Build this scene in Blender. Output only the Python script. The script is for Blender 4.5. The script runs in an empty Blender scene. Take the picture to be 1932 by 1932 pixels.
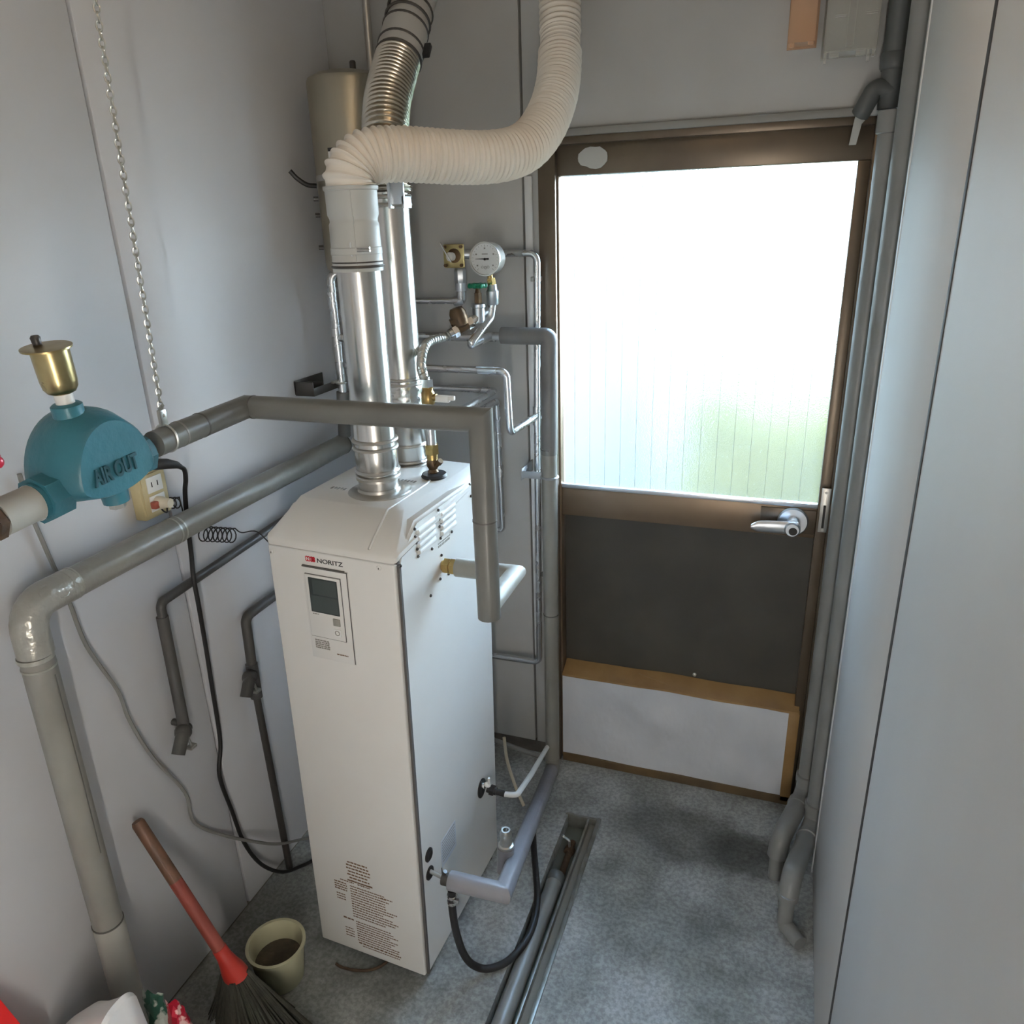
import bpy, bmesh, math, random
from mathutils import Vector, Matrix, noise
random.seed(7)
C = bpy.context.scene.collection
PI = math.pi
# ------------------------------------------------------------------ camera, world, light, exposure
sc = bpy.context.scene
sc.view_settings.view_transform = 'Standard'
sc.view_settings.look = 'None'
sc.view_settings.gamma = 1.0
sc.view_settings.use_curve_mapping = False
sc.view_settings.exposure = 0.5
sc.cycles.use_denoising = True
sc.cycles.max_bounces = 10
sc.cycles.diffuse_bounces = 5
sc.cycles.glossy_bounces = 5
sc.cycles.transmission_bounces = 8
sc.cycles.sample_clamp_indirect = 12.0
cd = bpy.data.cameras.new('camera'); cam = bpy.data.objects.new('camera', cd); C.objects.link(cam); sc.camera = cam
cd.sensor_width = 36.0; cd.lens = 1450.6/1932*36; cd.clip_start = 0.02
yaw, pitch, roll = -.3541, -.3609, -.033
fwd = Vector((math.sin(yaw)*math.cos(pitch), math.cos(yaw)*math.cos(pitch), math.sin(pitch)))
rt = Vector((math.cos(yaw), -math.sin(yaw), 0)); up = rt.cross(fwd)
rt2 = math.cos(roll)*rt + math.sin(roll)*up; up2 = -math.sin(roll)*rt + math.cos(roll)*up
M = Matrix((rt2, up2, -fwd)).transposed().to_4x4(); M.translation = (1.2743, -2.1119, 1.7486)
cam.matrix_world = M

w = bpy.data.worlds.new('sky'); sc.world = w; w.use_nodes = True
nt = w.node_tree; nt.nodes.clear()
wo = nt.nodes.new('ShaderNodeOutputWorld'); bg = nt.nodes.new('ShaderNodeBackground')
tc = nt.nodes.new('ShaderNodeTexCoord'); sp = nt.nodes.new('ShaderNodeSeparateXYZ'); rp = nt.nodes.new('ShaderNodeValToRGB')
nt.links.new(tc.outputs['Generated'], sp.inputs[0]); nt.links.new(sp.outputs['Z'], rp.inputs[0])
rp.color_ramp.elements[0].position = 0.0; rp.color_ramp.elements[0].color = (.76, .88, 1, 1)
rp.color_ramp.elements[1].position = .8; rp.color_ramp.elements[1].color = (.44, .66, 1, 1)
nt.links.new(rp.outputs[0], bg.inputs['Color']); bg.inputs['Strength'].default_value = 23.0
nt.links.new(bg.outputs[0], wo.inputs[0])

LAMP_STRENGTH = 7.0

# ------------------------------------------------------------------ materials
MATS = {}
def mat(name, col, rough=.5, metal=0.0, col2=None, nscale=6.0, bump=0.0, bscale=60.0, spec=.5, coat=0.0, detail=4.0,
        stretch=(1, 1, 1), fac=(.35, .7), trans=0.0, ior=1.45, emis=None, estr=0.0, rvar=0.0, sheen=0.0, alpha=1.0):
    m = bpy.data.materials.new(name); m.use_nodes = True
    t = m.node_tree; b = t.nodes['Principled BSDF']
    b.inputs['Roughness'].default_value = rough; b.inputs['Metallic'].default_value = metal
    b.inputs['Specular IOR Level'].default_value = spec
    b.inputs['Coat Weight'].default_value = coat; b.inputs['Transmission Weight'].default_value = trans
    b.inputs['IOR'].default_value = ior; b.inputs['Alpha'].default_value = alpha
    b.inputs['Base Color'].default_value = (*col, 1)
    tc = t.nodes.new('ShaderNodeTexCoord'); mp = t.nodes.new('ShaderNodeMapping'); mp.inputs['Scale'].default_value = stretch
    t.links.new(tc.outputs['Object'], mp.inputs[0])
    if col2 is not None:
        n = t.nodes.new('ShaderNodeTexNoise'); n.inputs['Scale'].default_value = nscale; n.inputs['Detail'].default_value = detail
        r = t.nodes.new('ShaderNodeValToRGB'); r.color_ramp.elements[0].position = fac[0]; r.color_ramp.elements[1].position = fac[1]
        r.color_ramp.elements[0].color = (*col, 1); r.color_ramp.elements[1].color = (*col2, 1)
        t.links.new(mp.outputs[0], n.inputs[0]); t.links.new(n.outputs['Fac'], r.inputs[0]); t.links.new(r.outputs[0], b.inputs['Base Color'])
        if rvar:
            mr = t.nodes.new('ShaderNodeMapRange'); mr.inputs[3].default_value = max(.03, rough-rvar); mr.inputs[4].default_value = rough+rvar
            t.links.new(n.outputs['Fac'], mr.inputs[0]); t.links.new(mr.outputs[0], b.inputs['Roughness'])
    if bump:
        n2 = t.nodes.new('ShaderNodeTexNoise'); n2.inputs['Scale'].default_value = bscale; n2.inputs['Detail'].default_value = 3
        bp = t.nodes.new('ShaderNodeBump'); bp.inputs['Strength'].default_value = bump; bp.inputs['Distance'].default_value = .01
        t.links.new(mp.outputs[0], n2.inputs[0]); t.links.new(n2.outputs['Fac'], bp.inputs['Height']); t.links.new(bp.outputs[0], b.inputs['Normal'])
    if emis:
        b.inputs['Emission Color'].default_value = (*emis, 1); b.inputs['Emission Strength'].default_value = estr
    MATS[name] = m
    return m

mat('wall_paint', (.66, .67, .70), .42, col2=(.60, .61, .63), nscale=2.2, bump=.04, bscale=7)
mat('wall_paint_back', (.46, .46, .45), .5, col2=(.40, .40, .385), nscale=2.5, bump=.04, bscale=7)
mat('wall_paint_right', (.60, .585, .565), .60, col2=(.55, .535, .515), nscale=2, bump=.03, bscale=6, stretch=(1, 1, .3))
mat('seam_dark', (.05, .05, .055), .8)
mat('joint_rubber', (.045, .042, .045), .7)
mat('seam_strip', (.16, .165, .175), .5)
mat('ceiling_board', (.55, .54, .5), .8, col2=(.5, .48, .45))
mat('base_concrete', (.09, .085, .075), .85, col2=(.15, .14, .12), nscale=14, bump=.3)
mat('heater_white', (.74, .73, .70), .38, col2=(.70, .685, .65), nscale=3, coat=.1)
mat('heater_groove', (.10, .095, .09), .7)
mat('stainless', (.66, .65, .62), .24, 1.0, col2=(.58, .565, .53), nscale=3, stretch=(6, 6, .6), rvar=.06, bump=.02, bscale=9)
mat('stainless_dull', (.58, .565, .53), .34, .85, col2=(.46, .44, .40), nscale=5, rvar=.08)
mat('steel_satin', (.62, .60, .57), .36, .6, col2=(.56, .53, .49), nscale=4)
mat('duct_bronze', (.56, .50, .41), .2, 1.0, col2=(.60, .56, .49), nscale=4, rvar=.08)
mat('tank_metal', (.44, .41, .33), .36, 1.0, col2=(.50, .46, .37), nscale=5, stretch=(5, 5, .5), rvar=.08)
mat('fitting_gray', (.46, .47, .45), .45)
mat('hose_white', (.76, .72, .65), .45, col2=(.70, .63, .54), nscale=4)
mat('hose_rib', (.80, .76, .67), .4)
mat('pipe_silver', (.72, .73, .74), .27, .9, col2=(.62, .63, .64), nscale=12, rvar=.06)
mat('teal_paint', (.036, .165, .215), .36, col2=(.028, .125, .165), nscale=9, bump=.12, bscale=70)
mat('teal_dark', (.012, .065, .085), .4)
mat('brass', (.50, .36, .14), .3, 1.0, col2=(.34, .22, .09), nscale=18, rvar=.1)
mat('brass_old', (.085, .055, .034), .45, .6, col2=(.20, .125, .06), nscale=22, rvar=.1)
mat('brass_plate', (.58, .50, .25), .35, 1.0, col2=(.45, .36, .17), nscale=15)
mat('cup_brass', (.45, .38, .20), .3, 1.0, col2=(.30, .22, .10), nscale=14, rvar=.1)
mat('chrome', (.78, .78, .76), .14, 1.0)
mat('lagging', (.255, .25, .225), .38, col2=(.21, .205, .185), nscale=9, bump=.10, bscale=28)
mat('lagging_shaded', (.165, .168, .155), .36, col2=(.13, .132, .122), nscale=9, bump=.08, bscale=28)  # gray lagging with the shade of the crossing pipe put into the colour
mat('lagging_tape', (.27, .265, .24), .32, col2=(.22, .215, .195), nscale=9, bump=.2, bscale=30)
mat('lagging_pale', (.40, .395, .36), .45, col2=(.34, .335, .30), nscale=8, bump=.12, bscale=25)
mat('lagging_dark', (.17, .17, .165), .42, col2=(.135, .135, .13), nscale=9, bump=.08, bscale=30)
mat('lagging_blue', (.27, .265, .29), .42, col2=(.22, .22, .24), nscale=10, bump=.12, bscale=30)
mat('wrap_silver', (.42, .41, .37), .28, .4, col2=(.34, .33, .29), nscale=14, bump=.5, bscale=35)
mat('seal_line', (.10, .098, .09), .5)
mat('black_lagging', (.062, .06, .057), .5, col2=(.085, .082, .078), nscale=14)
mat('black_pipe', (.055, .055, .055), .42, col2=(.085, .085, .08), nscale=16)
mat('steel_dark', (.09, .085, .08), .4, .6)
mat('cable_black', (.018, .018, .018), .42)
mat('cable_gray', (.22, .22, .21), .5)
mat('rubber_black', (.02, .02, .021), .5)
mat('zinc', (.60, .61, .58), .32, .9, col2=(.48, .48, .45), nscale=30)
mat('outlet_ivory', (.58, .50, .30), .5, col2=(.50, .42, .23), nscale=20)
mat('plastic_white', (.78, .78, .75), .35)
mat('plastic_beige', (.62, .56, .44), .4)
mat('plug_red', (.35, .09, .06), .5)
mat('red_handle', (.50, .02, .05), .35)
mat('red_broom', (.52, .045, .03), .5, col2=(.42, .03, .02), nscale=10)
mat('broom_wood', (.115, .065, .04), .55, col2=(.20, .10, .06), nscale=10, stretch=(6, 6, .6))
mat('broom_red_pole', (.30, .07, .05), .55, col2=(.22, .05, .035), nscale=10)
mat('bristle', (.035, .035, .028), .8, col2=(.055, .055, .042), nscale=60)
mat('pail_cream', (.50, .49, .34), .45, col2=(.42, .40, .26), nscale=9)
mat('pail_dirt', (.05, .042, .03), .9, col2=(.10, .08, .055), nscale=25, bump=.6, bscale=60)
mat('bag_white', (.80, .80, .80), .45)
mat('red_can', (.75, .02, .02), .4)
mat('foil_green', (.03, .10, .07), .3, .3, col2=(.5, .55, .5), nscale=30, fac=(.52, .58))
mat('foil_red', (.42, .01, .03), .3, .2, col2=(.70, .45, .42), nscale=30, fac=(.53, .57))
mat('door_bronze', (.125, .098, .072), .34, .55, col2=(.17, .13, .09), nscale=5, rvar=.06)
mat('door_bronze_warm', (.23, .17, .115), .36, .5, col2=(.18, .125, .08), nscale=4)
mat('door_panel', (.052, .048, .04), .55, col2=(.068, .062, .05), nscale=7, bump=.05, bscale=40)
mat('aluminium', (.62, .65, .68), .34, .9, col2=(.56, .59, .62), nscale=15)
mat('foam_white', (.66, .68, .72), .45, col2=(.58, .60, .64), nscale=5, bump=.9, bscale=9, stretch=(1.4, 1, 1.0))
mat('tape_brown', (.36, .22, .09), .32, col2=(.27, .155, .06), nscale=9, bump=.25, bscale=18)
mat('tape_dark', (.16, .105, .05), .4, col2=(.10, .07, .04), nscale=12, bump=.2, bscale=20)
mat('pvc_gray', (.24, .245, .24), .36, col2=(.20, .205, .20), nscale=9)
mat('pvc_dark', (.10, .11, .11), .4)
mat('handwheel_green', (.01, .22, .11), .35)
mat('dial_white', (.74, .74, .72), .35)
mat('black_print', (.015, .015, .015), .5)
mat('gray_print', (.28, .27, .24), .6)
mat('brown_print', (.17, .10, .05), .6)
mat('red_print', (.55, .015, .03), .45)
mat('lcd', (.035, .045, .045), .22)
mat('lcd_window', (.055, .068, .066), .15)
mat('sticker_pale', (.60, .63, .68), .5)
mat('rust', (.055, .035, .022), .8, col2=(.10, .062, .035), nscale=30, bump=.4, bscale=50)
mat('trim_white', (.72, .73, .73), .3, .2)
mat('trim_blue', (.34, .36, .38), .35, .4)
mat('concrete_smooth', (.24, .23, .20), .7)
mat('channel_wet', (.10, .11, .095), .45, col2=(.16, .17, .145), nscale=9, bump=.2, bscale=20)
mat('angle_steel', (.30, .31, .29), .4, .6, col2=(.20, .19, .16), nscale=25)
mat('hedge_leaf', (.060, .056, .006), .8, col2=(.090, .078, .012), nscale=8)
mat('neighbour_wall', (.075, .078, .070), .8, col2=(.086, .088, .079), nscale=2)
mat('outdoor_ground', (.07, .075, .04), .9, col2=(.05, .06, .025), nscale=3)
mat('lamp_glass', (.9, .9, .88), .4, emis=(1, .74, .50), estr=LAMP_STRENGTH)
mat('fill_glass', (.9, .9, .88), .4, emis=(1, .93, .84), estr=62.0)  # glow of the added fill lamp, brightens the lower left wall
mat('lamp_body', (.75, .75, .73), .5)
mat('ledge_gray', (.26, .255, .24), .5)
mat('wire', (.35, .38, .36), .4, .6)

def scuffs(name, amount=.745):
    m = MATS[name]; t = m.node_tree; b = t.nodes['Principled BSDF']; src = b.inputs['Base Color'].links[0].from_socket
    tc = t.nodes.new('ShaderNodeTexCoord'); mp = t.nodes.new('ShaderNodeMapping'); mp.inputs['Scale'].default_value = (1, 1, .45)
    n = t.nodes.new('ShaderNodeTexNoise'); n.inputs['Scale'].default_value = 34; n.inputs['Detail'].default_value = 5; n.inputs['Roughness'].default_value = .75
    r = t.nodes.new('ShaderNodeValToRGB'); r.color_ramp.elements[0].position = amount; r.color_ramp.elements[1].position = amount+.03
    r.color_ramp.elements[0].color = (1, 1, 1, 1); r.color_ramp.elements[1].color = (.30, .29, .27, 1)
    mx = t.nodes.new('ShaderNodeMixRGB'); mx.blend_type = 'MULTIPLY'; mx.inputs[0].default_value = 1
    t.links.new(tc.outputs['Object'], mp.inputs[0]); t.links.new(mp.outputs[0], n.inputs[0]); t.links.new(n.outputs['Fac'], r.inputs[0])
    t.links.new(src, mx.inputs[1]); t.links.new(r.outputs[0], mx.inputs[2]); t.links.new(mx.outputs[0], b.inputs['Base Color'])
scuffs('wall_paint', .735); scuffs('wall_paint_back', .74); scuffs('wall_paint_right', .76)
def frosted_glass():
    m = bpy.data.materials.new('frosted_glass'); m.use_nodes = True
    t = m.node_tree; t.nodes.clear(); N = t.nodes.new; L = t.links.new
    out = N('ShaderNodeOutputMaterial'); rf = N('ShaderNodeBsdfRefraction'); gl = N('ShaderNodeBsdfGlossy'); tl = N('ShaderNodeBsdfTranslucent')
    rf.distribution = 'BECKMANN'; gl.distribution = 'BECKMANN'
    rf.inputs['Color'].default_value = (.95, .98, .97, 1); rf.inputs['Roughness'].default_value = .20; rf.inputs['IOR'].default_value = 1.4
    gl.inputs['Roughness'].default_value = .25; tl.inputs['Color'].default_value = (.9, .95, .95, 1)
    tc = N('ShaderNodeTexCoord'); n = N('ShaderNodeTexNoise'); n.inputs['Scale'].default_value = 260
    bp = N('ShaderNodeBump'); bp.inputs['Strength'].default_value = .25; bp.inputs['Distance'].default_value = .003
    L(tc.outputs['Object'], n.inputs[0]); L(n.outputs['Fac'], bp.inputs['Height'])
    for q in (rf, gl): L(bp.outputs[0], q.inputs['Normal'])
    fr = N('ShaderNodeFresnel'); fr.inputs['IOR'].default_value = 1.4
    m1 = N('ShaderNodeMixShader'); L(fr.outputs[0], m1.inputs[0]); L(rf.outputs[0], m1.inputs[1]); L(gl.outputs[0], m1.inputs[2])
    m2 = N('ShaderNodeMixShader'); m2.inputs[0].default_value = .025; L(m1.outputs[0], m2.inputs[1]); L(tl.outputs[0], m2.inputs[2])
    L(m2.outputs[0], out.inputs[0]); MATS['frosted_glass'] = m
frosted_glass()

def clear_plastic(name, col, body):
    m = bpy.data.materials.new(name); m.use_nodes = True
    t = m.node_tree; b = t.nodes['Principled BSDF']; b.inputs['Base Color'].default_value = (*col, 1); b.inputs['Roughness'].default_value = .12
    tr = t.nodes.new('ShaderNodeBsdfTransparent'); tr.inputs['Color'].default_value = (*[.5+.5*c for c in col], 1)
    lw = t.nodes.new('ShaderNodeLayerWeight'); lw.inputs['Blend'].default_value = .35
    mr = t.nodes.new('ShaderNodeMapRange'); mr.inputs[3].default_value = body; mr.inputs[4].default_value = .85
    mx = t.nodes.new('ShaderNodeMixShader')
    t.links.new(lw.outputs['Facing'], mr.inputs[0]); t.links.new(mr.outputs[0], mx.inputs[0])
    t.links.new(tr.outputs[0], mx.inputs[1]); t.links.new(b.outputs[0], mx.inputs[2]); t.links.new(mx.outputs[0], t.nodes['Material Output'].inputs[0])
    MATS[name] = m
clear_plastic('clear_orange', (.85, .58, .38), .45)
clear_plastic('clear_plastic', (.86, .86, .82), .22)

def floor_material():
    m = bpy.data.materials.new('floor_concrete'); m.use_nodes = True
    t = m.node_tree; b = t.nodes['Principled BSDF']; b.inputs['Roughness'].default_value = .62
    N = t.nodes.new; L = t.links.new
    tc = N('ShaderNodeTexCoord')
    def noise_ramp(scale, det, p0, p1, c0, c1, rough=.6):
        n = N('ShaderNodeTexNoise'); n.inputs['Scale'].default_value = scale; n.inputs['Detail'].default_value = det; n.inputs['Roughness'].default_value = rough
        r = N('ShaderNodeValToRGB'); r.color_ramp.elements[0].position = p0; r.color_ramp.elements[1].position = p1
        r.color_ramp.elements[0].color = c0; r.color_ramp.elements[1].color = c1
        L(tc.outputs['Object'], n.inputs[0]); L(n.outputs['Fac'], r.inputs[0]); return n, r
    n1, r1 = noise_ramp(5, 8, .35, .68, (.23, .245, .24, 1), (.50, .525, .53, 1), .7)
    n2, r2 = noise_ramp(90, 2, .40, .60, (.7, .7, .7, 1), (1.1, 1.1, 1.1, 1))
    mx = N('ShaderNodeMixRGB'); mx.blend_type = 'MULTIPLY'; mx.inputs[0].default_value = .8
    L(r1.outputs[0], mx.inputs[1]); L(r2.outputs[0], mx.inputs[2])
    last = mx
    # old oil and water stains (each one at its own place on the slab)
    for (cx, cy, rad, ell, dark) in ((1.12, -.235, .15, 1.9, .48), (1.30, -.26, .10, 1.5, .52), (1.10, -.60, .16, 1.3, .72), (.96, -.45, .12, 1.0, .75), (1.25, -.75, .12, 1.2, .78), (.25, -.95, .35, 1.2, .62)):
        mp = N('ShaderNodeMapping'); mp.inputs['Location'].default_value = (-cx/ell/rad, -cy/rad, 0); mp.inputs['Scale'].default_value = (1/ell/rad, 1/rad, 1)
        L(tc.outputs['Object'], mp.inputs[0])
        wv = N('ShaderNodeVectorMath'); wv.operation = 'MULTIPLY_ADD'; wv.inputs[1].default_value = (.9, .9, 0)
        L(n1.outputs['Color'], wv.inputs[0]); L(mp.outputs[0], wv.inputs[2])
        sb = N('ShaderNodeVectorMath'); sb.operation = 'SUBTRACT'; sb.inputs[1].default_value = (.45, .45, 0); L(wv.outputs[0], sb.inputs[0])
        ln = N('ShaderNodeVectorMath'); ln.operation = 'LENGTH'; L(sb.outputs[0], ln.inputs[0])
        rr = N('ShaderNodeValToRGB'); rr.color_ramp.elements[0].position = .62; rr.color_ramp.elements[1].position = 1.0
        rr.color_ramp.elements[0].color = (dark, dark, dark*.97, 1); rr.color_ramp.elements[1].color = (1, 1, 1, 1)
        L(ln.outputs['Value'], rr.inputs[0])
        m2 = N('ShaderNodeMixRGB'); m2.blend_type = 'MULTIPLY'; m2.inputs[0].default_value = 1
        L(last.outputs[0], m2.inputs[1]); L(rr.outputs[0], m2.inputs[2]); last = m2
    L(last.outputs[0], b.inputs['Base Color'])
    bp = N('ShaderNodeBump'); bp.inputs['Strength'].default_value = .25; bp.inputs['Distance'].default_value = .01
    L(n1.outputs['Fac'], bp.inputs['Height']); L(bp.outputs[0], b.inputs['Normal'])
    MATS['floor_concrete'] = m
floor_material()

# ------------------------------------------------------------------ builders
WL = {}
def tag(o, label=None, cat=None, group=None, kind=None):
    if label: o['label'] = label
    if cat: o['category'] = cat
    if group: o['group'] = group
    if kind: o['kind'] = kind
    return o
def thing(name, label, cat, loc=(0, 0, 0), group=None, rot=None):
    o = bpy.data.objects.new(name, None); o.empty_display_size = .05; C.objects.link(o); o.location = loc
    WL[o] = Vector(loc)
    if rot is not None:
        o.rotation_mode = 'XYZ'; o.rotation_euler = rot; WL[o] = Vector((0, 0, 0))
    return tag(o, label, cat, group)

def fillet(pts, rad, n=6):
    pts = [Vector(p) for p in pts]
    if not rad: return pts
    out = [pts[0]]
    for i in range(1, len(pts)-1):
        a, b, c = pts[i-1], pts[i], pts[i+1]
        d1, d2 = (a-b), (c-b); l1, l2 = d1.length, d2.length; d1.normalize(); d2.normalize()
        ang = d1.angle(d2)
        if ang > 3.0: out.append(b); continue
        r = rad[i-1] if isinstance(rad, (list, tuple)) else rad
        if not r: out.append(b); continue
        tl = min(r/math.tan(ang/2), l1*.49, l2*.49); r = tl*math.tan(ang/2)
        bis = (d1+d2).normalized(); ctr = b + bis*(r/math.sin(ang/2))
        p0, p1 = b+d1*tl, b+d2*tl
        v0, v1 = p0-ctr, p1-ctr; tot = v0.angle(v1); ax = v0.cross(v1).normalized()
        for k in range(n+1):
            out.append(ctr + Matrix.Rotation(tot*k/n, 3, ax) @ v0)
    out.append(pts[-1]); return out

def smooth_path(pts, n=8):
    """Catmull-Rom through the points"""
    P = [Vector(p) for p in pts]; P = [P[0]*2-P[1]] + P + [P[-1]*2-P[-2]]; out = []
    for i in range(1, len(P)-2):
        p0, p1, p2, p3 = P[i-1:i+3]
        for k in range(n):
            t = k/n
            out.append(.5*((2*p1)+(p2-p0)*t+(2*p0-5*p1+4*p2-p3)*t*t+(3*p1-p0-3*p2+p3)*t**3))
    out.append(P[-2]); return out

def resample(pts, step):
    pts = [Vector(p) for p in pts]; ls = [0]
    for a, b in zip(pts, pts[1:]): ls.append(ls[-1]+(b-a).length)
    n = max(2, int(ls[-1]/step)); out = []; j = 0
    for k in range(n+1):
        s = ls[-1]*k/n
        while j < len(pts)-2 and ls[j+1] < s: j += 1
        f = (s-ls[j])/max(1e-9, ls[j+1]-ls[j]); out.append(pts[j].lerp(pts[j+1], min(1, f)))
    return out

class B:
    def __init__(s): s.bm = bmesh.new()
    def _v(s, p): return s.bm.verts.new(p)
    def box(s, lo, hi, mx=None, bev=0.0, seg=2):
        vs = []
        for x in (lo[0], hi[0]):
            for y in (lo[1], hi[1]):
                for z in (lo[2], hi[2]): vs.append(s._v((x, y, z)))
        fs = [(0, 1, 3, 2), (4, 6, 7, 5), (0, 4, 5, 1), (2, 3, 7, 6), (0, 2, 6, 4), (1, 5, 7, 3)]
        F = [s.bm.faces.new([vs[i] for i in f]) for f in fs]
        if bev:
            es = list({e for f in F for e in f.edges})
            r = bmesh.ops.bevel(s.bm, geom=es, offset=bev, segments=seg, affect='EDGES', profile=.5)
            vs = list({v for f in r['faces'] for v in f.verts} | {v for v in vs if v.is_valid})
        if mx is not None:
            for v in vs:
                if v.is_valid: v.co = mx @ v.co
        return s
    def tube(s, pts, r, seg=16, cap=True, closed=False):
        pts = [Vector(p) for p in pts]; n = len(pts)
        rs = r if isinstance(r, (list, tuple)) else [r]*n
        tans = []
        for i in range(n):
            if closed: a, b = pts[i]-pts[i-1], pts[(i+1) % n]-pts[i]
            else:
                a = pts[i]-pts[i-1] if i else pts[1]-pts[0]; b = pts[i+1]-pts[i] if i < n-1 else pts[-1]-pts[-2]
            a = a.normalized() if a.length > 1e-9 else b.normalized(); b = b.normalized() if b.length > 1e-9 else a
            tans.append((a, b))
        t0 = tans[0][0]; nrm = t0.orthogonal().normalized(); prev = t0; rings = []
        for i in range(n):
            a, b = tans[i]
            q = prev.rotation_difference(a); nrm = (q @ nrm); prev = a
            bn = a.cross(nrm).normalized(); nrm = bn.cross(a).normalized()
            tb = (a+b); tb = tb.normalized() if tb.length > 1e-6 else a
            ring = []
            for k in range(seg):
                an = 2*PI*k/seg; v = nrm*math.cos(an)*rs[i] + bn*math.sin(an)*rs[i]
                dn = a.dot(tb); off = -v.dot(tb)/dn if abs(dn) > .2 else 0     # slide along a onto the mitre plane
                ring.append(s._v(pts[i]+v+a*off))
            rings.append(ring)
        m = n if closed else n-1
        for i in range(m):
            A, Bq = rings[i], rings[(i+1) % n]
            for k in range(seg): s.bm.faces.new((A[k], A[(k+1) % seg], Bq[(k+1) % seg], Bq[k]))
        if cap and not closed:
            s.bm.faces.new(list(reversed(rings[0]))); s.bm.faces.new(rings[-1])
        return s
    def lathe(s, prof, org=(0, 0, 0), axis=(0, 0, 1), seg=24, cap=True):
        """prof: list of (radius, distance along axis)"""
        org = Vector(org); ax = Vector(axis).normalized(); q = Vector((0, 0, 1)).rotation_difference(ax); rings = []
        for (r, h) in prof:
            if r < 1e-6: rings.append([s._v(org+ax*h)]); continue
            rings.append([s._v(org + q @ Vector((r*math.cos(2*PI*k/seg), r*math.sin(2*PI*k/seg), h))) for k in range(seg)])
        for A, Bq in zip(rings, rings[1:]):
            for k in range(seg):
                k2 = (k+1) % seg
                if len(A) == 1 and len(Bq) == 1: continue
                if len(A) == 1: s.bm.faces.new((A[0], Bq[k2], Bq[k]))
                elif len(Bq) == 1: s.bm.faces.new((A[k], A[k2], Bq[0]))
                else: s.bm.faces.new((A[k], A[k2], Bq[k2], Bq[k]))
        if cap:
            if len(rings[0]) > 2: s.bm.faces.new(list(reversed(rings[0])))
            if len(rings[-1]) > 2: s.bm.faces.new(rings[-1])
        return s
    def cyl(s, a, b, r, seg=16, r2=None):
        a, b = Vector(a), Vector(b); return s.lathe([(r, 0), (r2 if r2 is not None else r, (b-a).length)], a, b-a, seg)
    def hexnut(s, a, b, r): return s.cyl(a, b, r, 6)
    def torus(s, c, axis, R, r, seg=24, ms=8, sx=1.0, mx=None):
        c = Vector(c); q = Vector((0, 0, 1)).rotation_difference(Vector(axis).normalized())
        pts = [c + q @ Vector((R*math.cos(2*PI*k/seg)*sx, R*math.sin(2*PI*k/seg), 0)) for k in range(seg)]
        return s.tube(pts, r, ms, closed=True)
    def prism(s, poly, h0, h1, axis='X'):
        """poly in the two other coordinates"""
        def at(p, h): return {'X': (h, p[0], p[1]), 'Y': (p[0], h, p[1]), 'Z': (p[0], p[1], h)}[axis]
        A = [s._v(at(p, h0)) for p in poly]; Bq = [s._v(at(p, h1)) for p in poly]; n = len(poly)
        for k in range(n): s.bm.faces.new((A[k], A[(k+1) % n], Bq[(k+1) % n], Bq[k]))
        s.bm.faces.new(list(reversed(A))); s.bm.faces.new(Bq); return s
    def loft(s, rings, cap=True):
        R = [[s._v(p) for p in r] for r in rings]; n = len(R[0])
        for A, Bq in zip(R, R[1:]):
            for k in range(n): s.bm.faces.new((A[k], A[(k+1) % n], Bq[(k+1) % n], Bq[k]))
        if cap: s.bm.faces.new(list(reversed(R[0]))); s.bm.faces.new(R[-1])
        return s
    def quad(s, a, b, c, d): s.bm.faces.new([s._v(p) for p in (a, b, c, d)]); return s
    def sphere(s, c, r, u=12, v=8, sc=(1, 1, 1)):
        bmesh.ops.create_uvsphere(s.bm, u_segments=u, v_segments=v, radius=r, matrix=Matrix.Translation(c) @ Matrix.Diagonal((*sc, 1))); return s
    def xf(s, mx):
        for v in s.bm.verts: v.co = mx @ v.co
        return s
    def build(s, name, m, parent=None, label=None, loc=None, smooth=40, cat=None, kind=None, group=None):
        bm = s.bm; bmesh.ops.recalc_face_normals(bm, faces=bm.faces[:])
        off = WL.get(parent, Vector((0, 0, 0))) if parent else Vector(loc or (0, 0, 0))
        if off.length: bmesh.ops.translate(bm, verts=bm.verts[:], vec=-off)
        me = bpy.data.meshes.new(name); bm.to_mesh(me); bm.free()
        me.materials.append(MATS[m])
        if smooth:
            for p in me.polygons: p.use_smooth = True
            me.set_sharp_from_angle(angle=math.radians(smooth))
        o = bpy.data.objects.new(name, me); C.objects.link(o)
        if parent: o.parent = parent; WL[o] = WL.get(parent, Vector((0, 0, 0)))
        else: o.location = off; WL[o] = off
        return tag(o, label, cat, group, kind)

def copy_part(src, parent, mx=None):
    o = src.copy(); C.objects.link(o); o.parent = parent
    if mx is not None: o.matrix_local = mx
    return o

def text_mesh(st, w, h, m, parent, mx, depth=.0004, name='lettering', fat=0.0):
    cu = bpy.data.curves.new('t', 'FONT'); cu.body = st; cu.size = 1; cu.extrude = .5; cu.offset = fat
    ob = bpy.data.objects.new('t', cu); C.objects.link(ob)
    dg = bpy.context.evaluated_depsgraph_get(); me = bpy.data.meshes.new_from_object(ob.evaluated_get(dg))
    bpy.data.objects.remove(ob)
    xs = [v.co.x for v in me.vertices]; ys = [v.co.y for v in me.vertices]
    x0, x1, y0, y1 = min(xs), max(xs), min(ys), max(ys)
    for v in me.vertices: v.co = mx @ Vector(((v.co.x-x0)/(x1-x0)*w, (v.co.y-y0)/(y1-y0)*h, (v.co.z+.5)*depth)) - WL.get(parent, Vector((0, 0, 0)))
    me.materials.clear(); me.materials.append(MATS[m]); me.name = name
    o = bpy.data.objects.new(name, me); C.objects.link(o); o.parent = parent; return o

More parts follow.
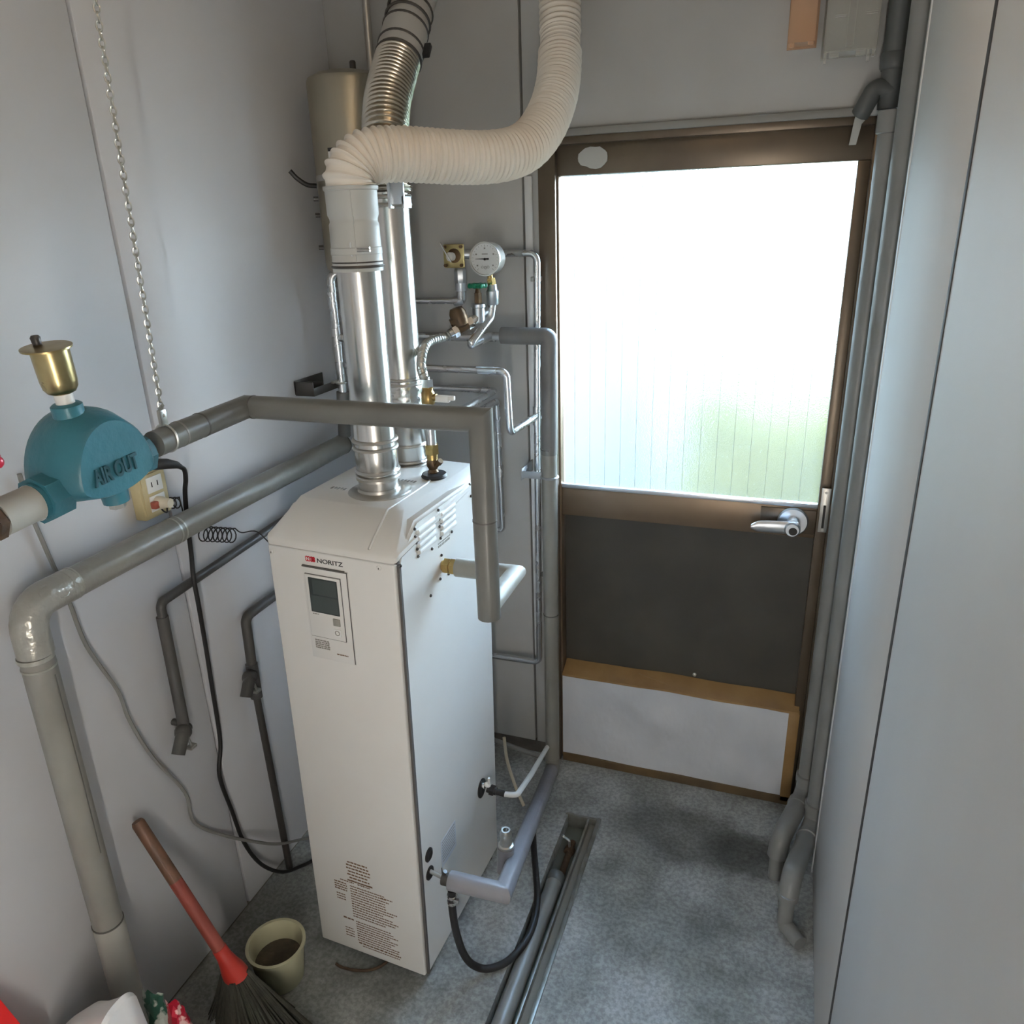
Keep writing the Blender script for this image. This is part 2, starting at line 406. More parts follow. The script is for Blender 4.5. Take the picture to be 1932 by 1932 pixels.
def struct(b, name, m, label=None, parent=None):
    return b.build(name, m, parent, label=label, kind='structure' if parent is None else None)

# ------------------------------------------------------------------ the setting
RX = 1.458                                                        # face of the right-hand wall
fl = B()                                                          # slab with a drain channel cut in it
X0, X1, Y0, Y1, YN = .742, .842, -.255, -3.6, .12
fl.box((-.1, Y1, -.12), (X0, YN, 0)); fl.box((X1, Y1, -.12), (1.75, YN, 0)); fl.box((X0, Y0, -.12), (X1, YN, 0))
floor = struct(fl, 'floor', 'floor_concrete', 'gray stained concrete floor with a drain channel along it')
B().box((X0, Y1, -.12), (X1, Y0, -.045)).build('channel_bed', 'channel_wet', floor, label='damp greenish bed of the drain channel')
B().box((X1-.006, Y1, -.045), (X1+.006, Y0+.006, .006), bev=.0015).build('channel_edging', 'angle_steel', floor)
B().box((.806, Y1, -.045), (.813, Y0, .001), bev=.001).build('channel_edging', 'angle_steel', floor)
B().box((X0-.006, Y0-.002, -.045), (X1+.006, Y0+.006, .003), bev=.001).build('channel_edging', 'angle_steel', floor)
B().box((.813, Y1, -.045), (X1-.006, Y0, -.020)).build('channel_ledge', 'concrete_smooth', floor)

# left wall: backing and two panels with an open joint and a thin strip in it
wl = struct(B().box((-.12, Y1, 0), (-.03, .12, 2.52)), 'wall_left', 'seam_dark', 'pale gray metal panel wall on the left')
SY = -.862
B().box((-.03, SY+.004, .010), (0, 0, 2.5), bev=.003).build('panel', 'wall_paint', wl)
B().box((-.03, Y1, .010), (0, SY-.004, 2.5), bev=.003).build('panel', 'wall_paint', wl)
B().box((-.03, SY-.004, .035), (-.012, SY+.004, 2.5)).build('joint_strip', 'seam_strip', wl)
struct(B().box((-.03, Y1, 0), (-.006, 0, .0095)), 'baseboard_left', 'concrete_smooth')

# back wall with the door opening
DX0, DX1, DZ1 = .600, 1.445, 1.955
wb = struct(B().box((-.12, .03, .05), (DX0-.03, .12, 2.52)).box((DX0-.03, .03, DZ1), (DX1+.03, .12, 2.52)).box((DX1+.03, .03, .05), (1.75, .12, 2.52)),
            'wall_back', 'seam_dark', 'gray panel wall at the far end around the door')
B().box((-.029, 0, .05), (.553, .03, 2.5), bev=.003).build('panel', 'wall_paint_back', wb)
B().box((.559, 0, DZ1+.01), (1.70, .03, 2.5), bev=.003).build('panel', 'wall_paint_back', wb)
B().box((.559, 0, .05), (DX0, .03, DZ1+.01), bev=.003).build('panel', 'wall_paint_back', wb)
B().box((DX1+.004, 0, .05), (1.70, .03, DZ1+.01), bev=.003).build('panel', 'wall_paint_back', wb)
struct(B().box((-.03, .006, 0), (DX0, .03, .051)), 'baseboard_back', 'base_concrete')
t1 = struct(B().box((.562, -.012, .40), (.584, -.0005, 1.86), bev=.003), 'trim_1', 'trim_white', 'bright white edge strip beside the door frame')
struct(B().box((.586, -.018, 1.948), (1.44, -.0005, 1.966), bev=.003), 'trim_2', 'ledge_gray', 'dark ledge along the top of the door frame')

# right wall: two panels and an edge profile; the pipes stand behind its far end
wr = struct(B().box((RX+.03, Y1, .04), (RX+.06, -.285, 2.52)), 'wall_right', 'seam_dark', 'pale gray panel wall on the right')
B().box((RX, -.9515, .045), (RX+.03, -.285, 2.5), bev=.002).build('panel', 'wall_paint_right', wr)
B().box((RX, Y1, .045), (RX+.03, -.9585, 2.5), bev=.002).build('panel', 'wall_paint_right', wr)
B().box((RX-.0012, -.963, .045), (RX+.02, -.947, 2.5), bev=.0005).build('joint_strip', 'joint_rubber', wr)
struct(B().box((RX+.012, Y1, 0), (RX+.05, -.29, .045)), 'baseboard_right', 'base_concrete')
struct(B().box((RX-.0022, -.300, .03), (RX+.001, -.284, 2.5), bev=.001).box((RX-.0022, -.2845, .03), (RX+.05, -.282, 2.5)), 'trim_3', 'trim_white', 'thin bright profile on the edge of the right wall')
struct(B().box((1.60, -.30, 0), (1.64, .03, 2.5)), 'wall_corner', 'wall_paint_back', 'gray return wall behind the gray pipes')
struct(B().box((RX+.06, -.34, 0), (1.64, -.30, 2.5)), 'wall_return', 'wall_paint_back')
struct(B().box((-.12, Y1, 2.5), (1.75, .12, 2.6)), 'ceiling', 'ceiling_board', 'plain ceiling board')
struct(B().box((-.12, Y1-.1, 0), (1.75, Y1, 2.52)), 'wall_rear', 'wall_paint')

# a ceiling lamp over the passage above the frame and an added, unseen fill lamp behind the viewer
def batten(label, x, y0, y1, drop=0.0, glow='lamp_glass'):
    lt = thing('ceiling_light', label, 'lamp', (x, (y0+y1)/2, 2.5-drop))
    B().box((x-.06, y0-.06, 2.455-drop), (x+.06, y1+.06, 2.4995-drop), bev=.008).build('housing', 'lamp_body', lt)
    B().cyl((x, y0, 2.425-drop), (x, y1, 2.425-drop), .016, 16).build('tube', glow, lt)
    for y in (y0-.01, y1+.01): B().box((x-.015, y-.012, 2.408-drop), (x+.015, y+.012, 2.46-drop), bev=.003).build('socket', 'plastic_white', lt)
    if drop:
        for y in (y0+.1, y1-.1): B().cyl((x, y, 2.495-drop), (x, y, 2.5), .003, 8).build('hanger', 'zinc', lt)
batten('white batten lamp with a bare tube on the ceiling over the passage', .98, -1.92, -.78)
flt = thing('fill_light', 'added white tube lamp behind the viewer, fill for the lower room', 'lamp', (1.457, -2.55, .45))
B().box((1.412, -2.60, .45), (1.4575, -2.50, 1.65), bev=.008).build('housing', 'lamp_body', flt)
B().cyl((1.380, -2.55, .50), (1.380, -2.55, 1.60), .016, 16).build('tube', 'fill_glass', flt)
for z in (.49, 1.61): B().box((1.364, -2.565, z-.012), (1.415, -2.535, z+.012), bev=.003).build('socket', 'plastic_white', flt)

# ------------------------------------------------------------------ door
dr = struct(B().box((DX0, -.010, 0), (.648, .051, DZ1), bev=.003).box((1.405, -.010, 0), (DX1, .051, DZ1), bev=.003).box((.648, -.010, 1.93), (1.405, .051, DZ1), bev=.002),
            'door_1', 'door_bronze', 'bronze framed door with a bright frosted pane and dark lower panel')
GX0, GX1, GZ0, GZ1 = .650, 1.378, 1.000, 1.857
B().box((.646, .012, GZ1), (1.407, .05, 1.934), bev=.003).build('top_rail', 'door_bronze', dr)
B().box((GX1, .012, .012), (1.405, .05, GZ1), bev=.002).build('stile', 'door_bronze', dr)
B().box((.6465, .004, .012), (.6535, .05, GZ1), bev=.001).build('stile', 'door_bronze_warm', dr)
B().box((.6535, .012, .902), (GX1, .05, GZ0-.008), bev=.003).build('middle_rail', 'door_bronze_warm', dr)
B().box((.6535, .009, GZ0-.009), (GX1, .02, GZ0+.003), bev=.001).build('glazing_bead', 'aluminium', dr)
B().box((.640, .052, .0), (1.41, .064, .905)).build('lower_panel', 'door_panel', dr)
B().box((.6535, .012, .012), (GX1, .05, .05)).build('bottom_rail', 'door_bronze', dr)
pane = B().box((.6535, .028, GZ0), (GX1, .033, GZ1)).build('pane', 'frosted_glass', dr)
for k in range(15):
    x = .690 + k*.0455
    B().box((x-.0004, .0262, GZ0), (x+.0004, .0272, GZ1)).build('wire', 'wire', pane)
B().box((1.232, .006, .915), (1.376, .012, .985), bev=.001).build('lock_plate', 'door_bronze', dr)
hd = B().lathe([(.039, 0), (.041, .004), (.037, .009), (.0, .009)], (1.318, .006, .950), (0, -1, 0), 28).lathe([(.016, .008), (.016, .040)], (1.318, .006, .952), (0, -1, 0), 20).build('handle', 'aluminium', dr)
lv = B()
rings = []
for i in range(15):
    f = i/14; x = 1.332-.122*f; hw = .0195-.0035*f
    if i > 11: hw *= (.93, .72, .35)[i-12]
    z = .946 - .004*f; y = -.040 + .005*math.sin(f*PI)
    rings.append([(x, y + .0075*math.cos(a), z + hw*math.sin(a)) for a in [2*PI*k/14 for k in range(14)]])
lv.loft(rings).build('lever', 'aluminium', hd)
B().lathe([(.021, 0), (.021, .020), (.017, .024), (0, .024)], (1.318, -.026, .944), (0, -1, 0), 24).build('hub', 'aluminium', hd)
B().lathe([(.011, 0), (.011, .0015), (0, .0015)], (1.320, -.0495, .941), (0, -1, 0), 20).build('keyhole', 'black_print', hd)
st = B().box((1.383, -.013, .932), (1.406, -.0095, 1.058), bev=.001).build('strike_plate', 'stainless_dull', dr)
B().box((1.391, -.0145, .945), (1.397, -.0128, 1.010)).build('slot', 'black_print', st)
for z in (1.046, .94): B().lathe([(.004, 0), (.004, .002), (0, .002)], (1.3945, -.013, z), (0, -1, 0), 10).build('screw', 'zinc', st)
rg = random.Random(3)
pch = [(.745+.040*math.cos(a)*(1+.12*rg.uniform(-1, 1)), 1.897+.026*math.sin(a)*(1+.12*rg.uniform(-1, 1))) for a in [2*PI*k/18 for k in range(18)]]
B().prism(pch, .0085, .0125, 'Y').build('adhesive_mark', 'fitting_gray', dr, label='round pale glue mark')

B().lathe([(.006, 0), (.006, .004), (.003, .006), (0, .006)], (1.075, .052, .385), (0, -1, 0), 10).build('bolt_head', 'zinc', dr)
# foam board across the foot of the door
fo = thing('foam_board', 'white foam draught board edged with brown tape across the foot of the door', 'insulation board', (1.02, .02, 0))
FX0, FX1, FZ0, FZ1, FY0, FY1 = .655, 1.392, .012, .346, -.006, .052
bm = bmesh.new(); b = B(); nx, nz = 40, 18
def fy(x, z): return FY0 + .0055*math.sin(18*(x+1.4*z)+2*noise.noise((x*5, z*5, 1))) * min(1, (x-FX0)*12, (FX1-x)*12, (z-FZ0)*14, (FZ1-z)*14)
gv = [[b._v((FX0+(FX1-FX0-.028)*i/nx, fy(FX0+(FX1-FX0-.028)*i/nx, .03+(FZ1-.03)*j/nz), .03+(FZ1-.03)*j/nz)) for j in range(nz+1)] for i in range(nx+1)]
for i in range(nx):
    for j in range(nz): b.bm.faces.new((gv[i][j], gv[i+1][j], gv[i+1][j+1], gv[i][j+1]))
b.box((FX0, FY0+.006, FZ0), (FX1-.006, FY1, FZ1-.001))
b.build('board', 'foam_white', fo)
# tape: top sheet with a fold, right and bottom strips
tp = B(); n = 26
top = []
for i in range(n+1):
    x = FX0 + (FX1-FX0)*i/n
    hgt = FZ1 + .003*noise.noise((x*9, 0, 0)) + .004*math.exp(-((x-1.0)/.07)**2)
    top.append([(x, FY0-.0025, hgt-.006), (x, FY0-.002, hgt), (x, FY0+.020, hgt+.010), (x, FY1-.002, hgt+.026), (x, FY1-.002, hgt-.02), (x, FY0+.01, hgt-.02)])
tp.loft(top).build('tape_strip', 'tape_brown', fo, label='brown packing tape along the top')
tp = B(); tp.box((FX1-.028, FY0-.003, FZ0), (FX1+.003, FY1-.002, FZ1-.006), bev=.002).build('tape_strip', 'tape_brown', fo, label='brown packing tape down the right edge')
tp = B(); tp.box((FX0, FY0-.003, .0), (FX1, FY0+.01, .032), bev=.002).build('tape_strip', 'tape_dark', fo, label='dirty brown tape along the floor')
fold = B(); fold.tube([(.90, .034, FZ1+.018), (.98, .014, FZ1+.012), (1.06, .000, FZ1+.002), (1.09, -.003, FZ1-.002)], .0030, 6).build('tape_fold', 'tape_brown', fo)

# ------------------------------------------------------------------ water boiler
bo = thing('water_heater', 'tall white floor standing water heater with a control panel', 'water heater', (.571, -.909, 0), rot=(0, .0185, -.0396))
W_, D_ = .304, .439
prof = [(0, .022), (D_, .022), (D_, 1.195), (.078, 1.195), (.020, 1.150), (.004, 1.139), (0, 1.130)]
b = B(); b.prism(prof, -W_, 0, 'X')
bmesh.ops.bevel(b.bm, geom=[e for e in b.bm.edges if abs(e.verts[0].co.x-e.verts[1].co.x) < 1e-6], offset=.006, segments=3, affect='EDGES')
b.build('casing', 'heater_white', bo)
# front panel, a separate sheet with a shadow gap on its right-hand side
b = B(); b.box((-W_-.001, -.010, .024), (-.0045, .004, 1.135), bev=.004, seg=3); b.build('front_panel', 'heater_white', bo)
B().box((-.0045, -.001, .024), (.0012, .006, 1.13)).build('panel_gap', 'heater_groove', bo)
B().box((-W_-.0005, -.006, 1.1345), (.0005, .003, 1.1385)).build('panel_gap', 'heater_groove', bo)
# lid: chamfered cap following the sloped front
def rect(x0, x1, y0, y1, z, zf=None, r=.012, n=4):
    out = []
    for (cx, cy, a0) in ((x1-r, y1-r, 0), (x0+r, y1-r, PI/2), (x0+r, y0+r, PI), (x1-r, y0+r, 1.5*PI)):
        for k in range(n+1):
            a = a0 + PI/2*k/n; x, y = cx+r*math.cos(a), cy+r*math.sin(a)
            zz = z if zf is None else zf(x, y, z); out.append((x, y, zz))
    return out
lidz = lambda x, y, z: min(z, 1.139 + (z-1.195) + max(0, (y+.012))*.68 + .003)
b = B(); b.loft([rect(-W_-.003, .003, -.012, D_+.003, 1.190, lidz), rect(-W_-.003, .003, -.012, D_+.003, 1.200, lidz),
                 rect(-W_+.004, -.004, -.008, D_-.004, 1.204, lidz, .014), rect(-W_+.024, -.030, .075, D_-.03, 1.2125, None, .012)])
b.build('lid', 'heater_white', bo)
B().tube([(-.062, -.005, 1.1570), (-.062, .073, 1.2120), (-.0625, .24, 1.2125), (-.070, .30, 1.2125), (-.085, .335, 1.2125), (-.13, .37, 1.2125), (-.17, .375, 1.2125)], .0028, 8).build('lid_ridge', 'heater_white', bo)
for (x0, y0) in ((-.245, .150), (-.125, .245)):
    m = B()
    for k in range(5):
        m.box((x0+.008*k-.003, y0-.006+.003*(k % 2), 1.2124), (x0+.008*k+.002, y0+.007, 1.2129))
    m.build('small_marking', 'gray_print', bo)
for x in (-.28, -.024):
    for y in (.03, .41): B().lathe([(.016, 0), (.016, .010), (.008, .012), (.008, .024)], (x, y, .0), (0, 0, 1), 16).build('foot', 'steel_dark', bo)
# control panel
FYP = -.010
cp = B().box((-.222, FYP-.003, .886), (-.113, FYP+.001, 1.102), bev=.002).build('control_cover', 'heater_white', bo)
B().box((-.222, FYP-.0036, 1.099), (-.113, FYP-.0028, 1.1015)).build('cover_line', 'heater_groove', cp)
B().box((-.1155, FYP-.0036, .889), (-.1135, FYP-.0028, 1.100)).build('cover_line', 'heater_groove', cp)
cu = B().box((-.2150, FYP-.0062, .9410), (-.1310, FYP-.0025, 1.0845), bev=.001).build('control_unit', 'heater_white', bo)
m = B()
for (a, c) in (((-.216, .940), (-.215, 1.0855)), ((-.131, .940), (-.130, 1.0855)), ((-.216, .9395), (-.130, .9407)), ((-.216, 1.0845), (-.130, 1.0855))):
    m.box((a[0], FYP-.0045, a[1]), (c[0], FYP-.0028, c[1]))
m.build('unit_outline', 'heater_groove', cu)
dp = B(); dp.box((-.2070, FYP-.0075, 1.0000), (-.1380, FYP-.006, 1.0790), bev=.0006); dp.build('display', 'lcd', bo)
B().box((-.1975, FYP-.0079, 1.0425), (-.1395, FYP-.0073, 1.0765)).build('display_window', 'lcd_window', bo)
B().box((-.2040, FYP-.0079, 1.0030), (-.1395, FYP-.0073, 1.0390)).build('display_window', 'lcd_window', bo)
b1 = B().box((-.1560, FYP-.0085, .9760), (-.1390, FYP-.006, .9925), bev=.001).build('button', 'gray_print', bo, label='gray upper button')
b2 = B().box((-.1560, FYP-.0085, .9515), (-.1390, FYP-.006, .9680), bev=.001).build('button', 'plastic_white', bo, label='white lower button with a gray ring')
B().torus((-.1475, FYP-.0086, .960), (0, 1, 0), .0052, .0009, 16, 6).build('button_ring', 'gray_print', b2)
rr = random.Random(5)
def printed(name, m, parent, rows, y, h=.0022, plane='Y'):
    b = B()
    for (x0, x1, z, hh) in rows:
        x = x0
        while x < x1-.001:
            l = min(rr.uniform(.0025, .006)*hh/.0022, x1-x)
            lo, hi = (x, y-.0003, z), (x+l*.82, y+.0002, z+hh*rr.uniform(.75, 1.0))
            if plane == 'X': lo, hi = (y-.0002, x, z), (y+.0003, x+l*.82, z+hh)
            b.box(lo, hi); x += l + rr.choice([0, 0, .0004])
    return b.build(name, m, parent, smooth=0)
printed('small_lettering', 'gray_print', bo, [(-.2050, -.1900, .9945, .0022)], FYP-.0064)
printed('sticker_lettering', 'gray_print', bo, [(-.2100, -.1740, z, .0034) for z in (.929, .9245, .920, .9155, .911)], FYP-.0032)
printed('small_lettering', 'brown_print', bo, [(-.1580, -.1300, .9040, .0028)], FYP-.0032)
lz = 1.1115
text_mesh('NORITZ', .0610, .0098, 'black_print', bo, Matrix(((1, 0, 0, -.1842), (0, 0, -1, FYP), (0, 1, 0, lz), (0, 0, 0, 1))), name='lettering', fat=.012)
m = B()
for cx in (-.2068, -.1950):
    for (dx, dz) in ((-.0026, -.0026), (.0026, -.0026), (-.0026, .0026), (.0026, .0026), (0, 0)):
        m.lathe([(.0035, 0), (.0035, .0004), (0, .0004)], (cx+dx, FYP, 1.1172+dz), (0, -1, 0), 14)
em = m.build('emblem', 'red_print', bo, smooth=0)
text_mesh('N', .0075, .0075, 'plastic_white', em, Matrix(((1, 0, 0, -.2104), (0, 0, -1, FYP-.0004), (0, 1, 0, 1.1135), (0, 0, 0, 1))), name='letter', fat=.02)
m = B(); m.tube([(-.1985, FYP-.0005, 1.1140), (-.1985, FYP-.0005, 1.1205)], .0004, 6); m.build('emblem_line', 'plastic_white', em)
B().box((-.221, FYP-.0035, 1.1015), (-.120, FYP-.0005, 1.1028)).build('cover_line', 'heater_groove', cp)
for (x, z) in ((-.2968, 1.119), (-.0392, 1.1235)):
    s_ = B().lathe([(.0052, 0), (.0052, .001), (.004, .0022), (0, .0022)], (x, FYP, z), (0, -1, 0), 16).build('screw', 'heater_white', bo)
    B().box((x-.001, FYP-.0026, z-.003), (x+.001, FYP-.002, z+.001)).build('screw_slot', 'heater_groove', s_)
# printed notice at the foot of the front (illegible small print)
rows = []
for z in (.338, .3285, .319, .309, .299, .289, .279): rows.append((-.200+rr.uniform(-.004, .004), -.140+rr.uniform(-.006, .006), z-.02, .0048))
rows += [(-.195, -.130, .262-.003, .0052), (-.225, -.185, .2535, .0034), (-.175, -.14, .2535, .0034)]
for k in range(4): rows.append((-.243, -.207, .2430-.0075*k, .0042))
for k in range(3): rows.append((-.240, -.214, .2050-.008*k, .0034))
for k in range(13): rows.append((-.198, -.198+(.125 if k % 4 else .112)+rr.uniform(-.03, .006), .2420-.0082*k, .0034))
rows += [(-.112, -.080, .236, .0034)]
rows += [(-.228, -.197, .128, .0052)]
for k in range(9): rows.append((-.192, -.070+rr.uniform(-.03, 0), .1275-.0078*k, .0032))
for k in range(4): rows.append((-.226, -.200+rr.uniform(-.004, .004), .096-.0085*k, .0030))
rows += [(-.190, -.069, .0560, .0046), (-.180, -.073, .0485, .003)]
printed('printed_notice', 'brown_print', bo, rows, FYP-.0001)
# side panel: louvres, screws, grommets, label
for (y0, y1) in ((.0735, .1545), (.1775, .2515)):
    for k in range(4):
        z = 1.1715-.0148*k
        l = B(); l.loft([[(.0005, y, z-.0052), (.0050*s, y, z-.0048), (.0062*s, y, z-.001), (.0045*s, y, z+.0035), (.0005, y, z+.0052)] for (y, s) in ((y0, .2), (y0+.005, 1), (y1-.005, 1), (y1, .2))])
        lo = l.build('louver', 'heater_white', bo)
        B().box((-.0005, y0+.002, z-.0085), (.0006, y1-.002, z-.0050)).build('slot', 'heater_groove', lo)
side_scr = [(.0045, 1.128), (.068, 1.181), (.068, 1.164), (.071, 1.150), (.073, 1.135), (.075, 1.118), (.172, 1.184), (.173, 1.163), (.174, 1.146), (.176, 1.118), (.135, 1.110), (.230, 1.112), (.176, 1.078), (.165, 1.026), (.205, 1.020), (.118, 1.008), (.335, 1.160), (.330, 1.19)]
for (y, z) in side_scr:
    B().lathe([(.0034, 0), (.0034, .0022), (.002, .0036), (0, .0036)], (0, y, z), (1, 0, 0), 10).build('screw', 'steel_dark', bo)
printed('small_lettering', 'gray_print', bo, [(.165, .222, 1.0990, .005), (.165, .222, 1.1065, .003)], .0002, plane='X')
for (y, z, ry, rz) in ((.0365, .369, .0165, .0175), (.0355, .3145, .0165, .0175), (.3375, .320, .024, .028)):
    g = B().lathe([(1.0, 0), (1.0, .003), (.72, .0055), (.45, .0035), (0, .0030)], (0, 0, 0), (1, 0, 0), 24)
    g.xf(Matrix.Translation((0, y, z)) @ Matrix.Diagonal((1, ry, rz, 1))); g.build('grommet', 'rubber_black', bo)
lb = B().box((0, .098, .268), (.0006, .178, .350)).build('side_label', 'sticker_pale', bo)
printed('label_lettering', 'gray_print', lb, [(.103, .172, .342-.0085*k, .0022) for k in range(8)], .0006, plane='X')
B().box((0, .094, .246), (.0012, .0965, .272)).build('scratch', 'black_print', bo)

# ------------------------------------------------------------------ front flue
f1 = thing('flue_pipe', 'front polished steel flue rising from the heater to the white hose', 'flue pipe', (.4635, -.736, 1.213))
FXc, FYc = .4635, -.736
def ringbead(o, c, R, r=.0032): return B().torus(c, (0, 0, 1), R, r, 32, 8).build('bead', 'stainless_dull', o)
B().lathe([(.068, 1.2125), (.068, 1.216), (.065, 1.2185), (.047, 1.220), (.046, 1.226)], (FXc, FYc, 0), (0, 0, 1), 40).build('base_flange', 'stainless_dull', f1)
B().lathe([(.0435, 1.219), (.0435, 1.262), (.0450, 1.265), (.0450, 1.305), (.0425, 1.325), (.0425, 1.690)], (FXc, FYc, 0), (0, 0, 1), 40, cap=False).build('pipe', 'stainless', f1)
B().lathe([(.0475, 1.246), (.0475, 1.252), (.044, 1.254), (.044, 1.243)], (FXc, FYc, 0), (0, 0, 1), 40, cap=False).build('collar', 'stainless_dull', f1)
for z in (1.2520, 1.2640, 1.3140, 1.3300): ringbead(f1, (FXc, FYc, z), .0452 if z > 1.3 else .0448, .0038)
f2 = thing('flue_pipe', 'rear polished steel flue standing behind the front one', 'flue pipe', (.430, -.525, 1.213))
GX, GY = .430, -.525
B().lathe([(.054, 1.2125), (.054, 1.216), (.044, 1.218)], (GX, GY, 0), (0, 0, 1), 36, cap=False).build('base_flange', 'stainless_dull', f2)
B().lathe([(.0410, 1.214), (.0410, 1.245), (.0430, 1.248), (.0430, 1.36)], (GX, GY, 0), (0, 0, 1), 36, cap=False).build('pipe', 'stainless', f2)
ft = B(); rgs = []
for i in range(14):
    z = 1.355+.05*i/13
    rgs.append([(GX+(.0438+.0026*noise.noise((k*1.3, i*.9, 2)))*math.cos(2*PI*k/30), GY+(.0438+.0026*noise.noise((k*1.3, i*.9, 2)))*math.sin(2*PI*k/30), z) for k in range(30)])
ft.loft(rgs, cap=False).build('foil_wrap', 'stainless', f2, smooth=20, label='crumpled foil tape wrap')
B().lathe([(.0420, 1.40), (.0420, 1.815)], (GX, GY, 0), (0, 0, 1), 36, cap=False).build('pipe', 'stainless', f2)
for z in (1.222, 1.262, 1.406, 1.418): ringbead(f2, (GX, GY, z), .0428, .0034)
# flexible steel duct on top of the rear flue
du = thing('flexible_duct', 'corrugated bronze coloured steel duct leaning up from the rear flue', 'duct', (GX, GY, 1.815))
path = resample(smooth_path([(GX, GY, 1.812), (.4290, -.520, 1.86), (.423, -.503, 1.93), (.413, -.462, 2.0), (.409, -.410, 2.062), (.407, -.385, 2.09)], 10), .0012)
rs = [.0425 + .0082*abs(math.sin(PI*i*.0012/.0098)) for i in range(len(path))]
B().tube(path, rs, 32, cap=False).build('corrugated_sleeve', 'duct_bronze', du, smooth=60)
p0, p1, p2 = Vector((.407, -.385, 2.088)), Vector((.404, -.335, 2.150)), Vector((.404, -.20, 2.318))
d1 = (p1-p0).normalized()
B().tube([p0-d1*.012, p0+d1*.012, p1], [.0475, .0500, .0500], 32, cap=False).build('collar', 'steel_satin', du)
B().tube([p1-d1*.01, p1, p2], [.0475, .0475, .0475], 32, cap=True).build('pipe', 'steel_satin', du)
for q in (p0, p0+d1*.028, p1, p1+d1*.026, p1+d1*.056): B().torus(q, d1, .0492, .0034, 32, 8).build('bead', 'steel_dark', du)
side = Vector((.86, .42, .1)).normalized()
B().box((-.006, -.012, -.016), (.006, .012, .016), mx=Matrix.Translation(p0+d1*.014+side*.056) @ d1.to_track_quat('Z', 'X').to_matrix().to_4x4(), bev=.002).build('clip', 'rubber_black', du)
# strap bracket of the rear flue
br = thing('pipe_clamp', 'bright steel clamp around the top of the rear flue', 'clamp', (.47, -.53, 1.81))
for z in (1.790, 1.806, 1.822): B().torus((GX, GY, z), (0, 0, 1), .0455, .0040, 32, 8).build('band', 'stainless_dull', br)
B().box((.452, -.572, 1.782), (.458, -.535, 1.838), bev=.001).box((.455, -.566, 1.790), (.4865, -.560, 1.838), bev=.001).box((.480, -.566, 1.782), (.486, -.53, 1.806), bev=.001).build('lug', 'aluminium', br)

# white flexible hose with its gray cuff on the front flue
ho = thing('ventilation_hose', 'white ribbed plastic hose bending from the front flue up to the ceiling', 'hose', (FXc, FYc, 1.66))
cuf = B().lathe([(.0485, 1.668), (.0485, 1.700), (.0480, 1.702), (.0475, 1.745), (.0475, 1.753), (.0452, 1.757), (.0452, 1.763), (.0485, 1.770), (.0490, 1.812), (.0515, 1.814), (.0515, 1.820), (.046, 1.820)], (FXc, FYc, 0), (0, 0, 1), 40, cap=False).build('cuff', 'fitting_gray', ho)
bandz = B().torus((FXc, FYc, 1.677), (0, 0, 1), .0488, .0026, 36, 8).torus((FXc, FYc, 1.685), (0, 0, 1), .0486, .0014, 36, 8).build('seal_ring', 'steel_dark', ho)
B().box((FXc+.0228, FYc-.0434, 1.668), (FXc+.0240, FYc-.0390, 1.812)).build('cuff_seam', 'fitting_gray', ho)
cl = B().lathe([(.0484, 1.699), (.0494, 1.700), (.0494, 1.711), (.0484, 1.712)], (FXc, FYc, 0), (0, 0, 1), 40, cap=False).build('hose_clamp', 'fitting_gray', ho)
hx = Vector((FXc+.034, FYc-.0430, 1.706))
B().cyl(hx+Vector((-.052, .002, -.001)), hx+Vector((.018, .003, 0)), .0020, 8).cyl(hx+Vector((-.052, .002, .004)), hx+Vector((.018, .003, .005)), .0020, 8).box((hx.x-.022, hx.y-.003, hx.z-.010), (hx.x-.017, hx.y+.006, hx.z+.016)).build('clamp_screw', 'chrome', cl)
ctl = [(FXc, FYc, 1.815), (FXc, FYc, 1.833), (.468, -.728, 1.850), (.480, -.712, 1.866), (.499, -.690, 1.874), (.535, -.650, 1.876), (.60, -.575, 1.872), (.645, -.515, 1.872), (.681, -.455, 1.880), (.703, -.395, 1.900), (.716, -.330, 1.938), (.720, -.262, 1.990), (.716, -.205, 2.045), (.708, -.162, 2.105), (.700, -.130, 2.17), (.694, -.115, 2.24), (.690, -.110, 2.32), (.690, -.108, 2.495)]
path = resample(smooth_path(ctl, 10), .0009)
pitch_ = .0112; rs = []
for i in range(len(path)):
    ph = (i*.0009/pitch_) % 1.0; z = path[i].z; s_ = i*.0009
    smoothed = 1.0
    if 2.112 < z < 2.150: amp = .0008
    elif z >= 2.150: amp = .0045
    else: amp = .0026
    if z >= 2.150:
        rs.append(.0425 + .0062*abs(math.sin(PI*s_/.0150)))
    else:
        rs.append(.0452 + (amp/.0026)*(.0058*max(0, 1-abs(ph-.5)/.22)**.8 - .0006*(2*abs(ph-.5))**3))
B().tube(path, rs, 36, cap=False).build('ribbed_tube', 'hose_white', ho, smooth=50)

